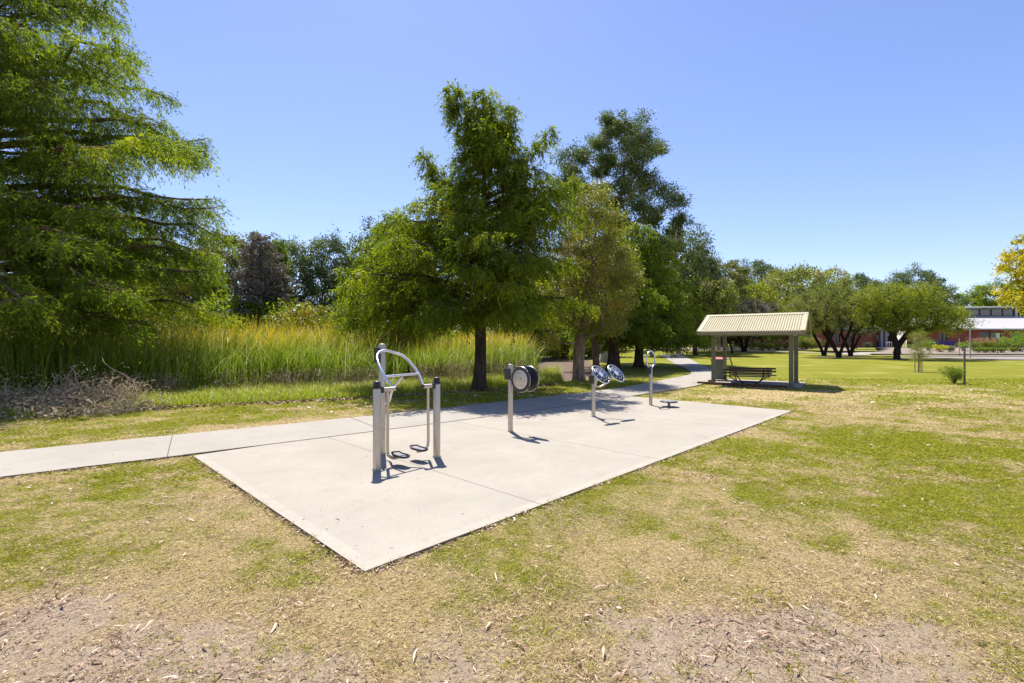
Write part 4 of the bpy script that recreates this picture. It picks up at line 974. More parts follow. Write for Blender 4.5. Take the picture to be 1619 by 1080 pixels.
bar = MB(); bar.tube([(.055, 0, HB), (lx, 0, HB)], .031, 18); bar.build('axle_sleeve', M['steel'], r1)
bar = MB(); bar.tube([(RX-.055, RY, HB), (rx_, RY, HB)], .031, 18); bar.build('axle_sleeve', M['steel'], r1)
for x, s in ((.072, 1), (RX-.072, -1)):
    b = MB(); b.box((x, 0 if s > 0 else RY, HB), (.05, .075, .085)); b.build('bracket', M['black'], r1, .006)
for x in (lx, rx_):
    b = MB(); b.tube([(x-.012, 0, HB), (x+.012, 0, HB)], .035, 18); b.build('collar', M['black'], r1)
# arch handle
mx = (lx+rx_)/2
arch = spline([(lx-.02, 0, HB), (.215, .15, 1.27), (.235, .38, 1.475), (.34, .56, 1.59), (.50, .64, 1.635), (.65, .60, 1.60), (.76, .50, 1.54), (.805, .35, 1.42), (.82, .19, 1.28), (rx_+.02, 0, HB)], 8)
b = MB(); b.tube(arch, .0205, 16, caps=True); b.build('arched_handrail', M['bright'], r1)
cl_, cr_ = (.215, .15, 1.27), (.82, .19, 1.28)
b = MB(); b.tube([cl_, cr_], .018, 14); b.build('cross_bar', M['bright'], r1)
b = MB(); b.tube(spline([((cl_[0]+cr_[0])/2, .17, 1.245), (mx-.05, .38, 1.04), (TX+.03, TY-.16, .84), (TX, TY-.05, .80)], 6), .018, 14); b.build('brace', M['bright'], r1)
mast = post(r1, TX, TY, 1.74, .055, 'mast')
b = MB(); b.lathe([(.058, 0), (.058, .11)], (TX, TY, .75), 24); b.build('clamp', M['steel'], mast)
b = MB(); b.tube([(.48, .64, 1.633), (TX, TY, 1.63)], .018, 12); b.build('handrail_mount', M['bright'], r1)
b = MB(); b.box((TX-.075, TY+.03, 1.56), (.022, .15, .24)); b.build('instruction_plaque', M['black'], mast, .004)
for sx, inner, yy in ((.17, 1, 0), (RX-.16, -1, RY)):
    b = MB(); z1 = .17 if inner < 0 else .14
    b.tube(spline([(sx, yy, HB-.02), (sx, yy, .6), (sx, yy, z1+.08), (sx+inner*.03, yy, z1+.01), (sx+inner*.10, yy, z1-.03), (sx+inner*.20, yy, z1-.03)], 6), .021, 14)
    arm = b.build('swing_arm', M['steel'], r1)
    b = MB(); px_ = sx+inner*.17; py_ = yy-.06 if inner > 0 else yy
    # foot tray with a raised rim
    w, l = .07, .165
    outl = [(w*math.copysign(abs(math.cos(a))**.6, math.cos(a)), l*math.copysign(abs(math.sin(a))**.6, math.sin(a))) for a in np.linspace(0, 2*math.pi, 25)[:-1]]
    b.prism([(px_+x, py_+y) for x, y in outl], z1-.008, z1+.006)
    rim = [(px_+x*1.02, py_+y*1.02, z1+.012+(.018 if y > .10 else .004)) for x, y in outl]
    b.tube(rim, .013, 8, closed=True)
    ft = b.build('foot_plate', M['black'], arm)
    b = MB(); b.prism([(px_+x*.80, py_+y*.84) for x, y in outl], z1+.0065, z1+.011); b.build('tread', M['tread'], ft)
# --- 2: arm wheel with two round covers
r2 = station('arm_wheel', -.03, 9.42, 'steel post carrying a pair of round black rimmed wheels with pale centres')
p = post(r2, 0, 0, 1.33, .05); plaque(p, -.01, 0, 1.14, -1, .0)
rotX = Matrix.Rotation(rad(-90), 3, 'Y')     # lathe axis z -> -x
cx, cy, cz = .02, -.39, 1.055
b = MB(); b.tube([(0, -.04, cz), (0, cy, cz)], .03, 14); b.build('axle_arm', M['steel'], r2)
b = MB(); b.tube([(-.16, cy, cz), (.18, cy, cz)], .045, 18); b.build('axle', M['steel'], r2)
for sgn, xo in ((-1, -.12), (1, .12)):
    rt = Matrix.Rotation(rad(-90 if sgn < 0 else 90), 3, 'Y')
    b = MB(); b.lathe([(.04, -.02), (.222, -.02), (.24, -.012), (.247, 0), (.24, .014), (.222, .022), (.198, .022), (.193, .014), (.0001, .014)], (xo, cy, cz), 44, rt)
    for k in range(5):
        a = k*2*math.pi/5+.35; q = rt @ Vector((.232*math.cos(a), .232*math.sin(a), .012)); b.lathe([(.024, -.02), (.030, 0), (.022, .018), (.004, .024)], (xo+q.x, cy+q.y, cz+q.z), 14, rt)
    for k in range(5):
        a = k*2*math.pi/5+.35; q = rt @ Vector((.215*math.cos(a), .215*math.sin(a), .020)); b.lathe([(.008, 0), (.006, .006), (.0001, .007)], (xo+q.x, cy+q.y, cz+q.z), 8, rt, mi=1)
    w = b.build('wheel', [M['black'], M['bright']], r2)
    b = MB(); b.lathe([(.185, .014), (.185, .020), (.178, .024), (.0001, .026)], (xo, cy, cz), 40, rt); pm = b
    b = MB(); b.lathe([(.247, -.004), (.251, .0), (.247, .004)], (xo, cy, cz), 44, rt); b.build('rim', M['bright'], w)
    b_keep = 0
    for k in range(26):      # worn printed ring of small marks
        a = k*2*math.pi/26
        if k % 7 == 3 or k in (9, 10): continue
        q = rt @ Vector((.125*math.cos(a)+.006*math.sin(k*3), .125*math.sin(a), .0255)); pm.lathe([(.008, 0), (.006, .002), (.0001, .0025)], (xo+q.x, cy+q.y, cz+q.z), 6, rt, mi=1)
    pm.build('cover_plate', [M['beigeplate'], M['black']], w)
    # turning handle
    hb = MB(); q0 = rt @ Vector((.0, .19, .02)); q1 = rt @ Vector((.0, .19, .11)) 
    if sgn > 0:
        hb.tube([(xo+q0.x, cy+q0.y, cz+q0.z), (xo+q1.x, cy+q1.y, cz+q1.z)], .014, 12); hb.build('handle', M['black'], w)
# --- 3: twin tilted hand wheels
r3 = station('tai_chi_wheels', 1.93, 11.30, 'steel post with two tilted blue faced hand wheels on a curved fork')
p = post(r3, 0, 0, 1.06, .047); plaque(p, -.01, .0, .88, -1, 0, .14, .2)
tilt = rad(50)
for sx in (-1, 1):
    c = Vector((.32*sx, -.42, 1.05-.02)); rt = Matrix.Rotation(tilt, 3, 'X')   # z axis -> (0,-sin,cos)
    nrm_ = rt @ Vector((0, 0, 1))
    pts = spline([(0, -.03, .74), (.10*sx, -.10, .70), (.22*sx, -.20, .78), c-nrm_*.10, c-nrm_*.01], 6)
    b = MB(); b.tube(pts, .024, 14); b.build('fork_arm', M['steel'], r3)
    b = MB(); b.lathe([(.05, -.03), (.05, -.005), (.225, -.005), (.235, .004), (.0001, .006)], c, 40, rt)
    for k in range(10):
        a = k*2*math.pi/10+.2; q = rt @ Vector((.165*math.cos(a), .165*math.sin(a), .004)); b.lathe([(.012, 0), (.012, .005), (.0001, .006)], c+q, 8, rt, mi=1)
    w = b.build('hand_wheel', [M['navy'], M['silverpaint']], r3)
    b = MB(); b.tube([c+rt @ Vector((.243*math.cos(a), .243*math.sin(a), 0)) for a in np.linspace(0, 2*math.pi, 49)[:-1]], .0145, 10, closed=True); b.build('rim', M['bright'], w)
    b = MB()
    star = []
    for k in range(12):
        a = k*math.pi/6; rr = .105 if k % 2 == 0 else .05; star.append(rt @ Vector((rr*math.cos(a), rr*math.sin(a), .0085))+c)
    b.add(star+[rt @ Vector((0, 0, .012))+c], [(k, (k+1) % 12, 12) for k in range(12)])
    b.build('star_emblem', M['silverpaint'], w)
    for a in (rad(115), rad(295)):
        b = MB(); q = rt @ Vector((.205*math.cos(a), .205*math.sin(a), .005)); b.lathe([(.016, 0), (.016, .035), (.024, .04), (.024, .055), (.01, .06)], c+q, 12, rt); b.build('knob', M['black'], w)
# --- 4: waist twister
r4 = station('waist_twister', 3.87, 13.30, 'slim steel post with upright ring handle beside a low round standing disc, farthest station')
p = post(r4, 0, 0, 1.12, .046); plaque(p, -.01, 0, .98, -1, 0, .12, .2)
ry = .235
b = MB(); b.tube([(ry*math.cos(a), 0, 1.275+ry*math.sin(a)) for a in np.linspace(0, 2*math.pi, 49)[:-1]], .019, 12, closed=True); b.build('ring_handle', M['bright'], r4)
dx_, dy_ = loc(4.26, 12.97, 3.87, 13.30)
dx_ += .02
b = MB(); b.lathe([(.07, 0), (.07, .008), (.036, .014), (.036, .115)], (dx_, dy_, .002), 20); st_ = b.build('disc_stem', M['steel'], r4)
b = MB(); b.lathe([(.04, 0), (.20, .004), (.235, .014), (.24, .026), (.225, .036), (.0001, .038)], (dx_, dy_, .115), 40); d_ = b.build('standing_disc', M['black'], r4)
b = MB(); b.lathe([(.205, 0), (.205, .004), (.0001, .0045)], (dx_, dy_, .1535), 40)
for k in range(14):
    a = k*2*math.pi/14; b.lathe([(.016, 0), (.014, .005), (.0001, .006)], (dx_+.16*math.cos(a), dy_+.16*math.sin(a), .157), 8)
b.build('tread', M['tread'], d_)

# ------------------------------------------------------------------ picnic shelter
M['roofcream'] = simple('cream_metal_roof', (.46, .40, .245), (.41, .355, .215), 3, .45, 0, .5, .05)
M['olivepaint'] = simple('olive_painted_steel', (.18, .175, .11), (.14, .135, .085), 4, .55, 0, .4, .1)
M['fascia'] = simple('olive_fascia', (.27, .25, .15), (.22, .20, .12), 4, .55)
sh = empty('picnic_shelter', (SC[0], SC[1], .04), SA, 'small open picnic shelter with cream corrugated gable roof on four olive posts', 'shelter')
HL, HW, ZE, ZR = 1.92, 1.80, 2.15, 2.90
def roof_panel(side):
    # corrugated sheet; side -1 faces the camera
    per = .088; nx = int(2*HL/per)*6; V = []; F = []
    for j in range(2):
        for i in range(nx+1):
            u = -HL+2*HL*i/nx; ph = (i % 6)/6; hgt = [0, .0, .026, .034, .034, .026][i % 6]
            y = side*(HW if j == 0 else .03); z = (ZE if j == 0 else ZR-.012)+hgt; V.append((u, y, z))
    for i in range(nx): F.append((i, i+1, nx+2+i, nx+1+i))
    b = MB(); b.add(V, F)
    V2 = [(x, y, z-.003) for x, y, z in V]; b.add(V2, [tuple(reversed(f)) for f in F])
    return b
for side in (-1, 1):
    rp = roof_panel(side).build('roof_sheet', M['roofcream'], sh)
    if side < 0:
        b = MB(); dv = Vector((0, HW, ZR-ZE)).normalized()
        for u in (-1.15, -.38, .38, 1.15):
            b.box((u, side*HW/2, (ZE+ZR)/2+.012), (.02, math.hypot(HW, ZR-ZE)-.02, .012), rot=Matrix.Rotation(math.atan2(ZR-ZE, HW), 3, 'X'))
        b.build('sheet_lap', M['fascia'], rp)
b = MB()
for s in (-1, 1):
    a = math.atan2(ZR-ZE, HW)
    b.box((0, s*.085, ZR+.005), (2*HL+.05, .19, .008), rot=Matrix.Rotation(-s*a, 3, 'X'))
b.build('ridge_cap', M['roofcream'], sh)
for s in (-1, 1):
    for e in (-1, 1):     # barge capping on the gable edges
        b = MB(); a = math.atan2(ZR-ZE, HW); L = math.hypot(HW, ZR-ZE)
        rt = Matrix.Rotation(-s*a, 3, 'X')
        b.box((e*(HL+.012), s*HW/2, (ZE+ZR)/2-.035), (.022, L, .16), rot=rt); b.build('barge_board', M['fascia'], sh)
        b = MB(); b.box((e*(HL-.06), s*HW/2, (ZE+ZR)/2+.034), (.17, L, .006), rot=rt); b.build('barge_capping', M['roofcream'], sh)
    b = MB(); b.box((0, s*(HW-.03), ZE-.065), (2*HL-.01, .05, .13)); b.build('eave_beam', M['fascia'], sh)
b = MB(); b.box((0, 0, ZR-.15), (2*HL-.1, .05, .16))
for u in (-1.35, 0, 1.35):
    for s in (-1, 1):
        b.box((u, s*HW/2, (ZE+ZR)/2-.09), (.05, math.hypot(HW, ZR-ZE)-.1, .11), rot=Matrix.Rotation(-s*math.atan2(ZR-ZE, HW), 3, 'X'))
b.build('rafters', M['fascia'], sh)
PU, PV = 1.42, 1.12
for u, v in ((-PU, -PV), (-PU, PV), (PU, -PV), (PU, PV)):
    b = MB(); b.box((u, v, ZE/2-.02), (.15, .15, ZE+.02)); pst = b.build('post', M['olivepaint'], sh, .006)
    b = MB(); b.box((u, v, .012), (.24, .24, .016))
    for i in (-1, 1):
        for j in (-1, 1): b.lathe([(.012, 0), (.012, .02), (.005, .024)], (u+i*.098, v+j*.098, .02), 6)
    b.build('base_plate', M['olivepaint'], pst)
for u in (-PU, PU):
    b = MB(); b.box((u, 0, ZE-.09), (.08, 2*PV+.9, .14)); b.build('tie_beam', M['fascia'], sh)
# facing bench setting
M['slat'] = simple('dark_red_brown_slats', (.055, .03, .02), (.03, .018, .012), 14, .5, 0, .4, .3, .003, (1, 8, 8))
M['frameblk'] = simple('dark_blue_black_steel', (.02, .022, .035), (.03, .03, .045), 14, .5, .2, .5)
bs = empty('bench_setting', (9.75, 19.55, .04), rad(-22), 'pair of facing slatted benches joined by one dark steel frame under the shelter roof', 'bench'); bs.scale = (1, 1, .84)
for s in (-1, 1):
    bench_x = -.16*-s
    for z, dy in ((.60, .02), (.74, .045)):
        b = MB(); b.box((bench_x*1.0, s*(.70+dy), z), (1.75, .03, .085), rot=Matrix.Rotation(s*rad(-10), 3, 'X')); b.build('back_slat', M['slat'], bs, .005)
    for k in range(3):
        b = MB(); b.box((bench_x, s*(.36+.125*k), .43), (1.7, .105, .032)); b.build('seat_slat', M['slat'], bs, .004)
    for u in (-.62, .58):
        b = MB(); b.tube([(u+bench_x, s*.78, .80), (u+bench_x, s*.70, .42), (u+bench_x, s*.66, .39)], .022, 8)
        b.tube([(u+bench_x, s*.68, .40), (u+bench_x, s*.28, .40)], .02, 8)
        b.tube(spline([(u+bench_x, s*.55, .39), (u*.7+bench_x*.5, s*.34, .20), (u*.45, s*.16, .10), (u*.2, 0, .14)], 5), .024, 8); b.build('bench_frame', M['frameblk'], bs)
b = MB(); b.tube([(-.32, 0, .12), (.32, 0, .12)], .035, 10)
for u in (-.25, .25):
    b.tube([(u, -.34, .012), (u, -.1, .11), (u, .1, .11), (u, .34, .012)], .02, 8); b.lathe([(.05, 0), (.05, .01)], (u, -.34, .002), 12); b.lathe([(.05, 0), (.05, .01)], (u, .34, .002), 12)
b.build('centre_frame', M['frameblk'], bs)
# timber edging and logs
M['log'] = simple('brown_timber', (.16, .085, .05), (.09, .05, .03), 10, .8, 0, .2, .5, .01, (1, 6, 6))
b = MB(); q = shc(-.35, 1.42); b.box((0, 0, .05), (3.3, .10, .12)); o = b.build('timber_edging', M['log'], bevel=.01); o.location = (q[0], q[1], 0); o.rotation_euler[2] = SA
tag(o, 'low dark timber edging along the front of the shelter floor', 'edging')
b = MB(); b.tube([(-.16, 0, .06), (.16, .02, .065)], [.06, .055], 12); o = b.build('log', M['log']); o.location = (8.55, 19.9+.55, .045); o.rotation_euler[2] = .6
tag(o, 'short brown log lying at the foot of the rubbish bin', 'log')
# bin
M['binbody'] = simple('grey_green_bin_plastic', (.13, .15, .105), (.10, .12, .085), 8, .5, 0, .4)
M['binlid'] = simple('faded_red_lid', (.42, .06, .055), (.50, .12, .10), 8, .5, 0, .4)
bn = empty('wheelie_bin', (9.4, 21.7, .03), rad(-35), 'grey green wheelie bin with red lid standing beside the left shelter posts', 'bin')
b = MB(); b.box((0, 0, .50), (.44, .50, .90), taper=1.0)
bm_v = [(-.20, -.22, .06), (.20, -.22, .06), (.20, .22, .06), (-.20, .22, .06), (-.27, -.31, .95), (.27, -.31, .95), (.27, .31, .95), (-.27, .31, .95)]
b = MB(); b.add(bm_v, [(3, 2, 1, 0), (4, 5, 6, 7), (0, 1, 5, 4), (1, 2, 6, 5), (2, 3, 7, 6), (3, 0, 4, 7)]); b.build('body', M['binbody'], bn, .02)
b = MB(); b.box((0, 0, .958), (.60, .68, .03)); b.build('rim', M['binbody'], bn, .008)
b = MB(); b.add([(-.28, -.33, .976), (.28, -.33, .976), (.28, .31, .976), (-.28, .31, .976), (-.24, -.27, 1.03), (.24, -.27, 1.03), (.26, .31, 1.06), (-.26, .31, 1.06)], [(3, 2, 1, 0), (4, 5, 6, 7), (0, 1, 5, 4), (1, 2, 6, 5), (2, 3, 7, 6), (3, 0, 4, 7)]); b.build('lid', M['binlid'], bn, .012)
b = MB(); b.tube([(-.24, .37, 1.0), (.24, .37, 1.0)], .014, 8); b.box((-.22, .345, .985), (.03, .06, .03)); b.box((.22, .345, .985), (.03, .06, .03)); b.build('handle', M['binbody'], bn)
for s in (-1, 1):
    b = MB(); b.tube([(s*.235, .24, .10), (s*.285, .24, .10)], .10, 20); b.build('wheel', M['black'], bn, .008)
# leaning stake by the bin
b = MB(); b.tube([(0, 0, -.1), (-.30, .1, 1.12)], .03, 8); b.tube([(-.28, .09, 1.0), (-.62, .0, .98)], .014, 6); o = b.build('leaning_stake', M['barkgrey']); o.location = (9.75, 20.6, .03)
tag(o, 'weathered grey stake leaning left behind the bench setting', 'stake')

# ------------------------------------------------------------------ steel post and shrub, right
b = MB(); b.lathe([(.035, -.2), (.035, 1.62), (.028, 1.635), (.0001, 1.637)], (0, 0, 0), 16); b.lathe([(.04, 0), (.04, .03)], (0, 0, 1.2), 16)
o = b.build('steel_post', simple('rusty_grey_post', (.22, .18, .15), (.12, .085, .07), 12, .6, .4)); o.location = (bear(1525, 20.2), 20.2, 0)
tag(o, 'lone dark metal post standing beside the small sprawling shrub', 'post')
def shrub(name, label, x, y, w, h, leaf, n=2600, L=.06, W=.02, group=None, hang=-.2, cat='shrub', z=None, flower=None, fh=.5, stemc=None, el=1.0):
    zz = gzs(x, y) if z is None else z
    root = empty(name, (x, y, zz), 0, label, cat, group)
    k = 14; ang = R.random(k)*6.28; e = R.random(k)**.5
    B = np.stack([np.cos(ang)*e*w*.42, np.sin(ang)*e*w*.42, h*(.5+.35*R.random(k))], 1); A = B*np.array([.15, .15, 0])
    V, F = sticks(A, B, max(.006, w*.012), .004, 4); npmesh('stems', V, F, stemc or M['barkbrown'], root)
    cs = np.concatenate([B, B*.6+np.array([0, 0, .08])]); rads = np.full(len(cs), min(w, h)*.26)
    V, F, r, c = clump_leaves(cs, rads, max(8, n//len(cs)), L, W, hang=hang, squash=.9)
    V[:, 2] = np.maximum(V[:, 2], .01)
    npmesh('foliage', V, F, leaf, root, attrs=[('rnd', 'FACE', r), ('cl', 'FACE', c)])
    if flower is not None:
        m = 22; a2 = R.random(m)*6.28; q = R.random(m)**.5*w*.5; A = np.stack([np.cos(a2)*q*.5, np.sin(a2)*q*.5, np.full(m, h*.4)], 1); B = np.stack([np.cos(a2)*q, np.sin(a2)*q, h*(.85+fh*R.random(m))], 1)
        V1, F1 = sticks(A, B, .012, .009)
        V2, F2, r, c = clump_leaves(B, np.full(m, .15), 16, .11, .05, hang=0)
        V, F = merge([(V1, F1), (V2, F2)]); na = len(F1)
        npmesh('flower_heads', V, F, flower, root, attrs=[('rnd', 'FACE', np.r_[np.full(na, .1), r]), ('cl', 'FACE', np.r_[np.full(na, .1), c])])
    return root
shrub('lawn_shrub', 'small sprawling fine leaved green shrub at the foot of the lone metal post', bear(1514, 20.2), 20.35, 1.1, .78, M['shrub'], 5600, .06, .016)

# ------------------------------------------------------------------ far side: road, kerb, garden bed, fences, building
M['road'] = simple('pale_asphalt', (.27, .215, .19), (.22, .18, .16), 3, .9)
M['kerb'] = simple('pale_kerb_concrete', (.42, .39, .35), (.36, .335, .30), 3, .85)
b = MB(); b.prism([(44, 50), (48, 46.5), (72, 41), (110, 36), (110, 52), (80, 55), (50, 56.5), (45.5, 53.5)], -.05, .025); tag(b.build('road', M['road']), kind='structure')
def strip(name, pts, w, z0, z1, mat):
    P = np.array(pts, float); T = nrm(np.gradient(P, axis=0)); n_ = np.stack([-T[:, 1], T[:, 0]], 1)*w/2; mb = MB(); ribbon(mb, (P-n_), (P+n_), z0, z1, 0, 0); mb.v = [(a, b_, c+gzs(a, b_)) for a, b_, c in mb.v]; return tag(mb.build(name, mat), kind='structure')
strip('road_kerb', [(49.2, 57.2), (44.4, 54.6), (43.4, 51), (47.6, 46.0), (71.8, 40.6), (110, 35.6)], .32, 0, .10, M['kerb'])
strip('far_kerb', [(49.0, 57.0), (80, 55.5), (115, 52.4)], .3, 0, .10, M['kerb'])
strip('far_path', [(20, 76.6), (30, 76.6), (38, 75.5), (43, 70), (48, 64.5), (60, 61.8), (75, 61.2), (120, 60)], 1.6, -.02, .035, M['path'])
strip('entry_path', [(44.5, 63), (49, 68), (55, 74), (61.5, 80.8)], 3.4, -.02, .06, M['path'])
# raised garden bed
def bedz(x, y):
    r = .72*sstep(63.5, 79, y)+.02; l = .36+.42*sstep(78, 84, y); t = sstep(47, 51, np.asarray(x, float)); return r*t+l*(1-t)
xs_ = np.linspace(24, 125, 60); ys_ = np.linspace(63.8, 84.5, 14); X, Y, F = grid(xs_, ys_)
keep = np.ones(len(F), bool); cx_ = X[F].mean(1); cy_ = Y[F].mean(1); pathx = 44.5+(cy_-63)*.95; keep = ((np.abs(cx_-pathx) > 2.6) | (cy_ > 79)) & ((cx_ > 49) | (cy_ > 77.6))
M['bed'] = simple('bark_mulch', (.31, .25, .195), (.17, .125, .095), 9, .95, bstr=.6, bdist=.05)
tag(npmesh('garden_bed', np.stack([X, Y, bedz(X, Y)], 1), F[keep], M['bed'], smooth=True), kind='structure')
b = MB(); b.box((84, 63.7, .07), (72, .2, .18)); tag(b.build('garden_edging', simple('dark_edging', (.05, .045, .045), rough=.8)), kind='structure')
kinds = [('green flowering shrub', 'shrub'), ('silvery shrub', 'grevshrub')]
def bedplant(px, Y, w, h, leaf, label, flower=None, grp=None, n=900):
    X = bear(px, Y); return shrub('garden_shrub', label, X, Y, w, h, M[leaf], n, .16, .07, grp, z=float(bedz(X, Y))-.03, flower=flower)
paws = 'kangaroo paw clumps in the garden bed'
for px, Y in ((1190, 80), (1204, 79), (1230, 79), (1243, 80), (1255, 79), (1268, 80), (1283, 79), (1292, 80)):
    bedplant(px, Y, 2.3, 1.25, 'shrub', 'orange pink flower clump in the garden bed left of the lawn trees', M['pinkflower'], paws)
for px, Y in ((1540, 74), (1552, 75), (1563, 74), (1574, 75), (1586, 74)):
    bedplant(px, Y, 2.3, 1.35, 'shrub', 'reddish pink flower clump below the right brick window', M['pinkflower'], paws)
for px, Y in ((1545, 69), (1558, 68.5), (1571, 69), (1584, 68.6), (1602, 69.5)):
    bedplant(px, Y, 1.5, .75, 'shrub', 'low green shrub at the front of the garden bed near the white sign', None, 'low green garden shrubs')
for px, Y, w, h, lf, lab in ((1488, 70, 2.0, 1.1, 'yelshrub', 'low bright yellow shrub before the purple wall'), (1468, 73, 1.8, 1.6, 'limeshrub', 'upright lime green shrub left of the low yellow shrub'),
        (1503, 70, 1.4, .9, 'grevshrub', 'silvery grey shrub right of the low yellow shrub'), (1522, 72, 1.8, 1.3, 'limeshrub', 'lime green shrub between the grey shrub and the tall grey pole'),
        (1612, 71, 5.2, 3.3, 'limeshrub', 'large lush bright green shrub at the right edge before the brick wall'), (1274, 80, 3.2, 2.2, 'limeshrub', 'bright green rounded shrub just right of the shelter roof'),
        (1216, 79, 2.0, 1.2, 'shrub', 'small dark green shrub between flower clumps seen through the shelter'), (1222, 81.5, 3.4, 2.9, 'shrub', 'tall green shrub before the pale fence seen through the shelter'),
        (1442, 74, 1.6, .8, 'grevshrub', 'small grey shrub right of the white entry rails'), (1371, 80, 1.6, 1.0, 'grevshrub', 'small pale shrub against the brick wall left of the entry columns')):
    bedplant(px, Y, w, h, lf, lab, n=2600 if w > 2.5 else 1100)
# fences
M['palefence'] = simple('pale_sheet_fence', (.50, .45, .37), (.44, .40, .33), 2, .7)
M['darkmetal'] = simple('dark_fence_steel', (.03, .03, .032), rough=.5)
fr = empty('pale_fence', (bear(1200, 96), 96, .3), 0, 'pale beige panel fence seen through the right half of the shelter', 'fence')
for k in range(2):
    b = MB(); b.box((-1.2+2.4*k, 0, 1.15), (2.36, .05, 1.8)); 
    for q in range(9): b.box((-2.3+2.4*k+.26*q+.03, -.035, 1.15), (.06, .02, 1.78))
    b.build('panel', M['palefence'], fr)
for k in range(3):
    b = MB(); b.box((-2.4+2.4*k, -.01, 1.1), (.07, .09, 2.0)); b.build('post', M['palefence'], fr)
fr = empty('dark_fence', (bear(1140, 88), 88, 0), 0, 'low dark rail fence in the shade behind the shelter', 'fence')
for k in range(9):
    b = MB(); b.box((-10+2.5*k, 0, .8), (.09, .09, 1.6)); b.build('post', M['darkmetal'], fr)
for z in (.3, .85, 1.5):
    b = MB(); b.box((0, 0, z), (20, .05, .08)); b.build('rail', M['darkmetal'], fr)
b = MB()
for k in range(100): b.box((-9.9+.2*k, 0, .9), (.02, .02, 1.2))
b.build('bars', M['darkmetal'], fr)
M['whitepaint'] = simple('white_paint', (.66, .65, .62), (.60, .59, .56), 4, .5)
b = MB(); b.tube([(0, 0, .0), (0, 0, 1.3)], .04, 8); b.box((0, 0, 1.3), (5, .05, .10)); b.tube([(2.4, 0, 0), (2.4, 0, 1.3)], .04, 8); b.tube([(-2.4, 0, 0), (-2.4, 0, 1.3)], .04, 8)
# building
def brickmat():
    m, nt, out = newmat('red_brick'); v = objco(nt)
    mp = nt.nodes.new('ShaderNodeMapping'); mp.inputs['Rotation'].default_value = (rad(90), 0, 0); nt.links.new(v, mp.inputs[0])
    t = nt.nodes.new('ShaderNodeTexBrick'); nt.links.new(mp.outputs[0], t.inputs[0]); t.inputs['Scale'].default_value = 1.0
    t.inputs['Brick Width'].default_value = .24; t.inputs['Row Height'].default_value = .086; t.inputs['Mortar Size'].default_value = .006
    t.inputs['Color1'].default_value = (.42, .12, .06, 1); t.inputs['Color2'].default_value = (.31, .08, .045, 1); t.inputs['Mortar'].default_value = (.30, .20, .15, 1)
    f = noise(nt, .5, 3, .6, v); col = mixc(nt, mrange(nt, f, .4, .7, 0, .35), t.outputs[0], (.20, .055, .035)); principled(nt, out, col, .85, 0, .2); return m
M['brick'] = brickmat()
M['whiteroof'] = simple('off_white_metal_roof', (.52, .495, .465), (.47, .445, .42), 1.2, .4, 0, .4)
M['greyroof'] = simple('grey_eave', (.42, .41, .38), (.36, .35, .33), 1.2, .5)
M['glass'], nt, out = newmat('dark_window_glass'); principled(nt, out, (.02, .022, .026), .08, 0, .6)
M['clerglass'], nt, out = newmat('grey_clerestory_glass'); principled(nt, out, mixc(nt, noise(nt, .35, 3, .6, objco(nt)), (.10, .105, .11), (.20, .20, .20)), .12, 0, .6)
M['greypaint'] = simple('grey_column_paint', (.26, .26, .27), (.22, .22, .23), 3, .6)
M['purple'] = simple('purple_wall_paint', (.055, .03, .16), (.045, .025, .13), 3, .6)
BY, BZ = 85.0, .75
bd = empty('brick_building', (0, BY, BZ), 0, 'single storey red brick building with off white roof and raised clerestory band', 'building')
def xb(px, Y=BY): return bear(px, Y)
wins = [(xb(1548), xb(1583), 1.35, 2.75, 'dark window'), (xb(1318), xb(1328), .9, 2.6, ''), (xb(1340), xb(1347), .9, 2.5, ''), (xb(1484), xb(1498), 1.2, 2.6, ''), (xb(1600), xb(1612), 1.2, 2.6, '')]
ent = (xb(1386), xb(1436))
# wall pieces between openings
def wallrun(x0, x1, ops, H=3.45):
    b = MB(); xs = sorted(ops); cur = x0
    for (a, c, z0, z1) in xs:
        b.box(((cur+a)/2, .15, H/2), (a-cur, .3, H)); b.box(((a+c)/2, .15, z0/2), (c-a, .3, z0)); b.box(((a+c)/2, .15, (z1+H)/2), (c-a, .3, H-z1)); cur = c
    b.box(((cur+x1)/2, .15, H/2), (x1-cur, .3, H)); return b
wallrun(xb(1255), ent[0], [w[:4] for w in wins if w[0] < ent[0]]).build('wall', M['brick'], bd)
wallrun(ent[1], 122, [w[:4] for w in wins if w[0] > ent[1]]).build('wall', M['brick'], bd)
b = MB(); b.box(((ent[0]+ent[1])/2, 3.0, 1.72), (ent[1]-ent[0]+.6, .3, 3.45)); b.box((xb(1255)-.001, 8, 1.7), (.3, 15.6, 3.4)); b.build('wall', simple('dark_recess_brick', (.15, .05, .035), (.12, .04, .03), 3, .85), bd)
for a, c, z0, z1, _ in wins:
    b = MB(); 
    for X_ in (a+.04, (a+c)/2, c-.04): b.box((X_, .12, (z0+z1)/2), (.08, .1, z1-z0))
    b.box(((a+c)/2, .12, z0+.04), (c-a, .11, .08)); b.box(((a+c)/2, .12, z1-.04), (c-a, .11, .08))
    wf = b.build('window', M['darkmetal'], bd); b = MB(); b.box(((a+c)/2, .15, (z0+z1)/2), (c-a-.1, .02, z1-z0-.1)); b.build('pane', M['glass'], wf)
    b = MB(); b.box(((a+c)/2, -.03, z0-.04), (c-a+.1, .12, .07)); b.build('sill', M['greypaint'], wf)
b = MB(); b.box((xb(1400), 2.82, 1.1), (2.2, .06, 2.3)); b.build('door', M['glass'], bd)
b = MB(); b.box((xb(1397, 86.5), 1.2, 2.35), (1.5, .06, .5)); b.build('entry_sign', simple('pale_blue_sign', (.55, .66, .85), rough=.5), bd)
for px in (1386, 1393, 1437):
    b = MB(); b.box((xb(px), -1.0, 1.6), (.45, .45, 3.6)); b.build('column', M['greypaint'], bd)
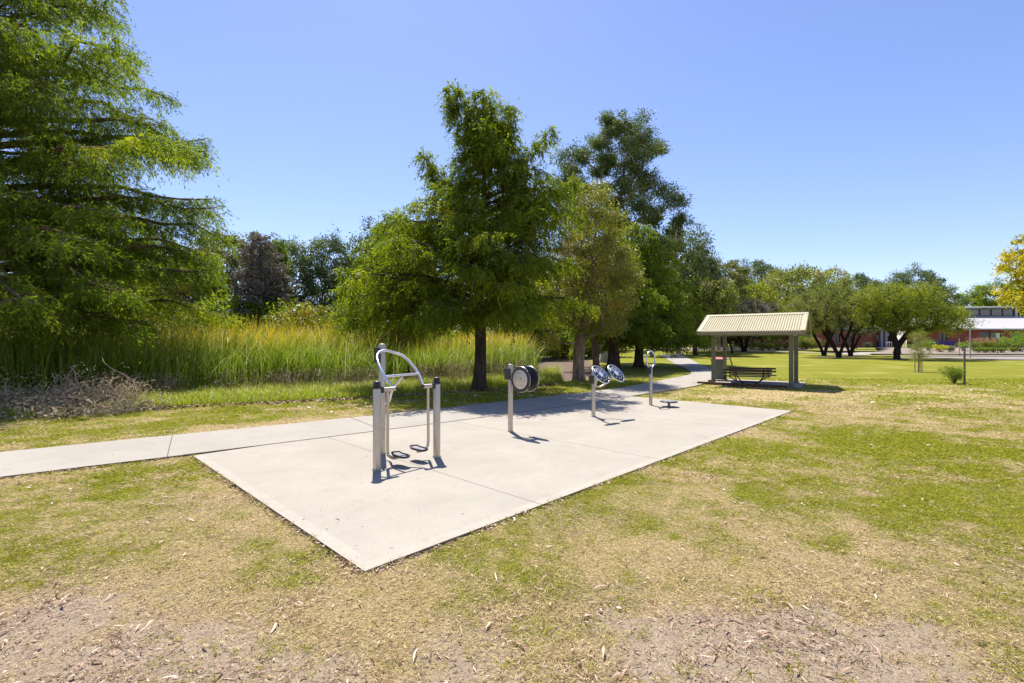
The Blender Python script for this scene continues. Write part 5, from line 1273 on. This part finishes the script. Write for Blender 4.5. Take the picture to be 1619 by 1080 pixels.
# roofs: low skillion, clerestory, upper roof
x0, x1 = xb(1255)-1.5, 124
b = MB(); b.add([(x0, -1.5, 3.32), (x1, -1.5, 3.32), (x1, 10, 6.05), (x0, 10, 6.05), (x0, -1.5, 3.12), (x1, -1.5, 3.12), (x1, 10, 5.85), (x0, 10, 5.85)], [(0, 1, 2, 3), (7, 6, 5, 4), (0, 4, 5, 1), (1, 5, 6, 2), (3, 2, 6, 7), (0, 3, 7, 4)])
rf = b.build('roof', M['whiteroof'], bd)
b = MB(); b.box(((x0+x1)/2, -1.56, 3.2), (x1-x0, .12, .22)); b.build('gutter', M['greyroof'], rf)
u0, u1 = xb(1495, 96), xb(1604, 96)
b = MB(); b.box(((u0+u1)/2, 11.2, 5.75), (u1-u0, .3, .9)); b.build('upper_wall', M['greyroof'], bd)
k_ = 6
for k in range(k_):
    a = u0+(u1-u0)*k/k_; c = u0+(u1-u0)*(k+1)/k_; b = MB(); z0, z1 = 6.2, 7.65
    for X_ in (a+.05, c-.05): b.box((X_, 11.1, (z0+z1)/2), (.1, .12, z1-z0))
    b.box(((a+c)/2, 11.1, z0+.05), (c-a-.2, .12, .1)); b.box(((a+c)/2, 11.1, z1-.05), (c-a-.2, .12, .1))
    wf = b.build('clerestory_window', M['darkmetal'], bd); b = MB(); b.box(((a+c)/2, 11.14, (z0+z1)/2), (c-a-.15, .03, z1-z0-.1)); b.build('pane', M['clerglass'], wf)
b = MB(); b.box((u1+.25, 11.1, 6.6), (.5, .5, 3.0)); b.build('end_post', M['whiteroof'], bd)
b = MB(); b.box(((u0+u1)/2, 18, 6.4), (u1-u0, 13.3, 2.3)); b.build('upper_block', M['greyroof'], bd)
b = MB(); b.add([(u0-2.5, 9.3, 7.75), (u1+.4, 9.3, 8.05), (u1+.4, 26, 9.1), (u0-2.5, 26, 8.8), (u0-2.5, 9.3, 7.5), (u1+.4, 9.3, 7.8), (u1+.4, 26, 8.85), (u0-2.5, 26, 8.55)], [(0, 1, 2, 3), (7, 6, 5, 4), (0, 4, 5, 1), (1, 5, 6, 2), (3, 2, 6, 7), (0, 3, 7, 4)])
b.build('upper_roof', M['greyroof'], bd)
b = MB(); b.box((bear(1491, 80), 80, 1.35), (4.2, .3, 1.1)); o = b.build('purple_wall', M['purple'], bevel=.02); tag(o, 'low deep purple wall behind the yellow shrub', 'wall')
# steps and white handrails at the entry
b = MB()
for k in range(4): b.box((bear(1412, 80), 79.6+.4*k, .1+.17*k), (4.4, .42, .20+.34*k*0+.17), 0)
o = b.build('entry_steps', M['kerb']); tag(o, 'pale concrete steps up to the brick building entrance', 'steps')
for px, lab in ((1404, 'left pair'), (1408, 'second'), (1424, 'third'), (1428, 'right pair')):
    X_ = bear(px, 79); b = MB(); b.tube([(-.2, 0, 0), (-.2, 0, 1.5), (-.14, 0, 1.58), (.14, 0, 1.58), (.2, 0, 1.5), (.2, 0, 0)], .045, 8); o = b.build('handrail', M['whitepaint']); o.location = (X_, 79, .1)
    tag(o, {'1404': 'outer left white handrail of the entry steps', '1408': 'inner left white handrail of the entry steps', '1424': 'inner right white handrail of the entry steps', '1428': 'outer right white handrail of the entry steps'}[str(px)], 'handrail', 'white rails at the entry steps')
# poles and sign
M['pole'] = simple('galvanised_pole', (.13, .125, .12), (.10, .095, .09), 4, .7, 0)
def pole(px, Y, h, r, label, name='grey_pole'):
    b = MB(); b.lathe([(r*1.6, 0), (r*1.6, .08), (r, .1), (r, h), (.001, h+.01)], (0, 0, 0), 12); o = b.build(name, M['pole']); o.location = (bear(px, Y), Y, 0); tag(o, label, 'pole')
pole(1534, 53, 3.7, .06, 'tall grey pole just right of the yellow green lawn tree')
pole(1517, 61, 2.2, .05, 'thin short grey pole left of the tall grey pole')
sg = empty('sign', (bear(1577, 63), 63, .05), 0, 'small white rectangular sign on a grey post in front of the dark window', 'sign')
b = MB(); b.tube([(0, 0, 0), (0, 0, 2.9)], .045, 10); b.build('post', M['pole'], sg)
b = MB(); b.box((0, -.07, 2.5), (.42, .03, .60)); pn = b.build('panel', M['whitepaint'], sg, .01)
b = MB()
for k, w in enumerate((.26, .30, .22)): b.box((0, -.088, 2.65-.13*k), (w, .004, .035))
b.build('print', simple('grey_print', (.25, .27, .30), rough=.6), pn)
# small utility things by the far end of the path
b = MB(); b.box((0, 0, .28), (1.5, .9, .52)); b.box((0, 0, .56), (1.6, 1.0, .06)); o = b.build('utility_box', M['kerb'], bevel=.03); o.location = (bear(1025, 66), 66, .02); tag(o, 'squat pale concrete utility box left of the far end of the path', 'utility box')
b = MB(); b.box((0, 0, .5), (.28, .12, 1.2), rot=Matrix.Rotation(rad(24), 3, 'Y')); o = b.build('leaning_board', M['barkgrey'], bevel=.01); o.location = (bear(1015, 66), 66, .02); tag(o, 'grey board leaning beside the concrete utility box', 'board')

# ------------------------------------------------------------------ camera, sun, sky
cam = bpy.data.cameras.new('camera'); co = bpy.data.objects.new('camera', cam); COL.objects.link(co)
co.location = (0, 0, 1.8); co.rotation_euler = (rad(90), 0, 0); cam.sensor_width = 36; cam.lens = 36*754/1619; cam.clip_end = 4000; cam.clip_start = .05
scene.camera = co
SEL, SAZ = 62.0, math.atan2(-.27, .963)          # elevation; azimuth from +Y towards +X
s = bpy.data.lights.new('sun', 'SUN'); so = bpy.data.objects.new('sun', s); COL.objects.link(so)
s.energy = 4.8; s.angle = rad(.53); s.color = (1, .955, .88)
sd_ = Vector((math.sin(SAZ)*math.cos(rad(SEL)), math.cos(SAZ)*math.cos(rad(SEL)), math.sin(rad(SEL))))
so.rotation_euler = sd_.to_track_quat('Z', 'Y').to_euler()
w = bpy.data.worlds.new('World'); scene.world = w; w.use_nodes = True; nt = w.node_tree
bg = nt.nodes['Background']; sk = nt.nodes.new('ShaderNodeTexSky'); sk.sky_type = 'NISHITA'; sk.sun_disc = False
sk.sun_elevation = rad(SEL); sk.sun_rotation = SAZ; sk.air_density = 1.0; sk.dust_density = .3; sk.ozone_density = 3.0
nt.links.new(mixc(nt, 1.0, sk.outputs[0], (.93, .87, 1.03), 'MULTIPLY'), bg.inputs[0]); bg.inputs[1].default_value = .106
vs = scene.view_settings; vs.view_transform = 'Standard'; vs.look = 'None'; vs.exposure = .86; vs.gamma = 1; vs.use_curve_mapping = False
scene.cycles.max_bounces = 6; scene.cycles.diffuse_bounces = 3; scene.cycles.transmission_bounces = 3; scene.cycles.transparent_max_bounces = 4; scene.cycles.caustics_reflective = False; scene.cycles.caustics_refractive = False
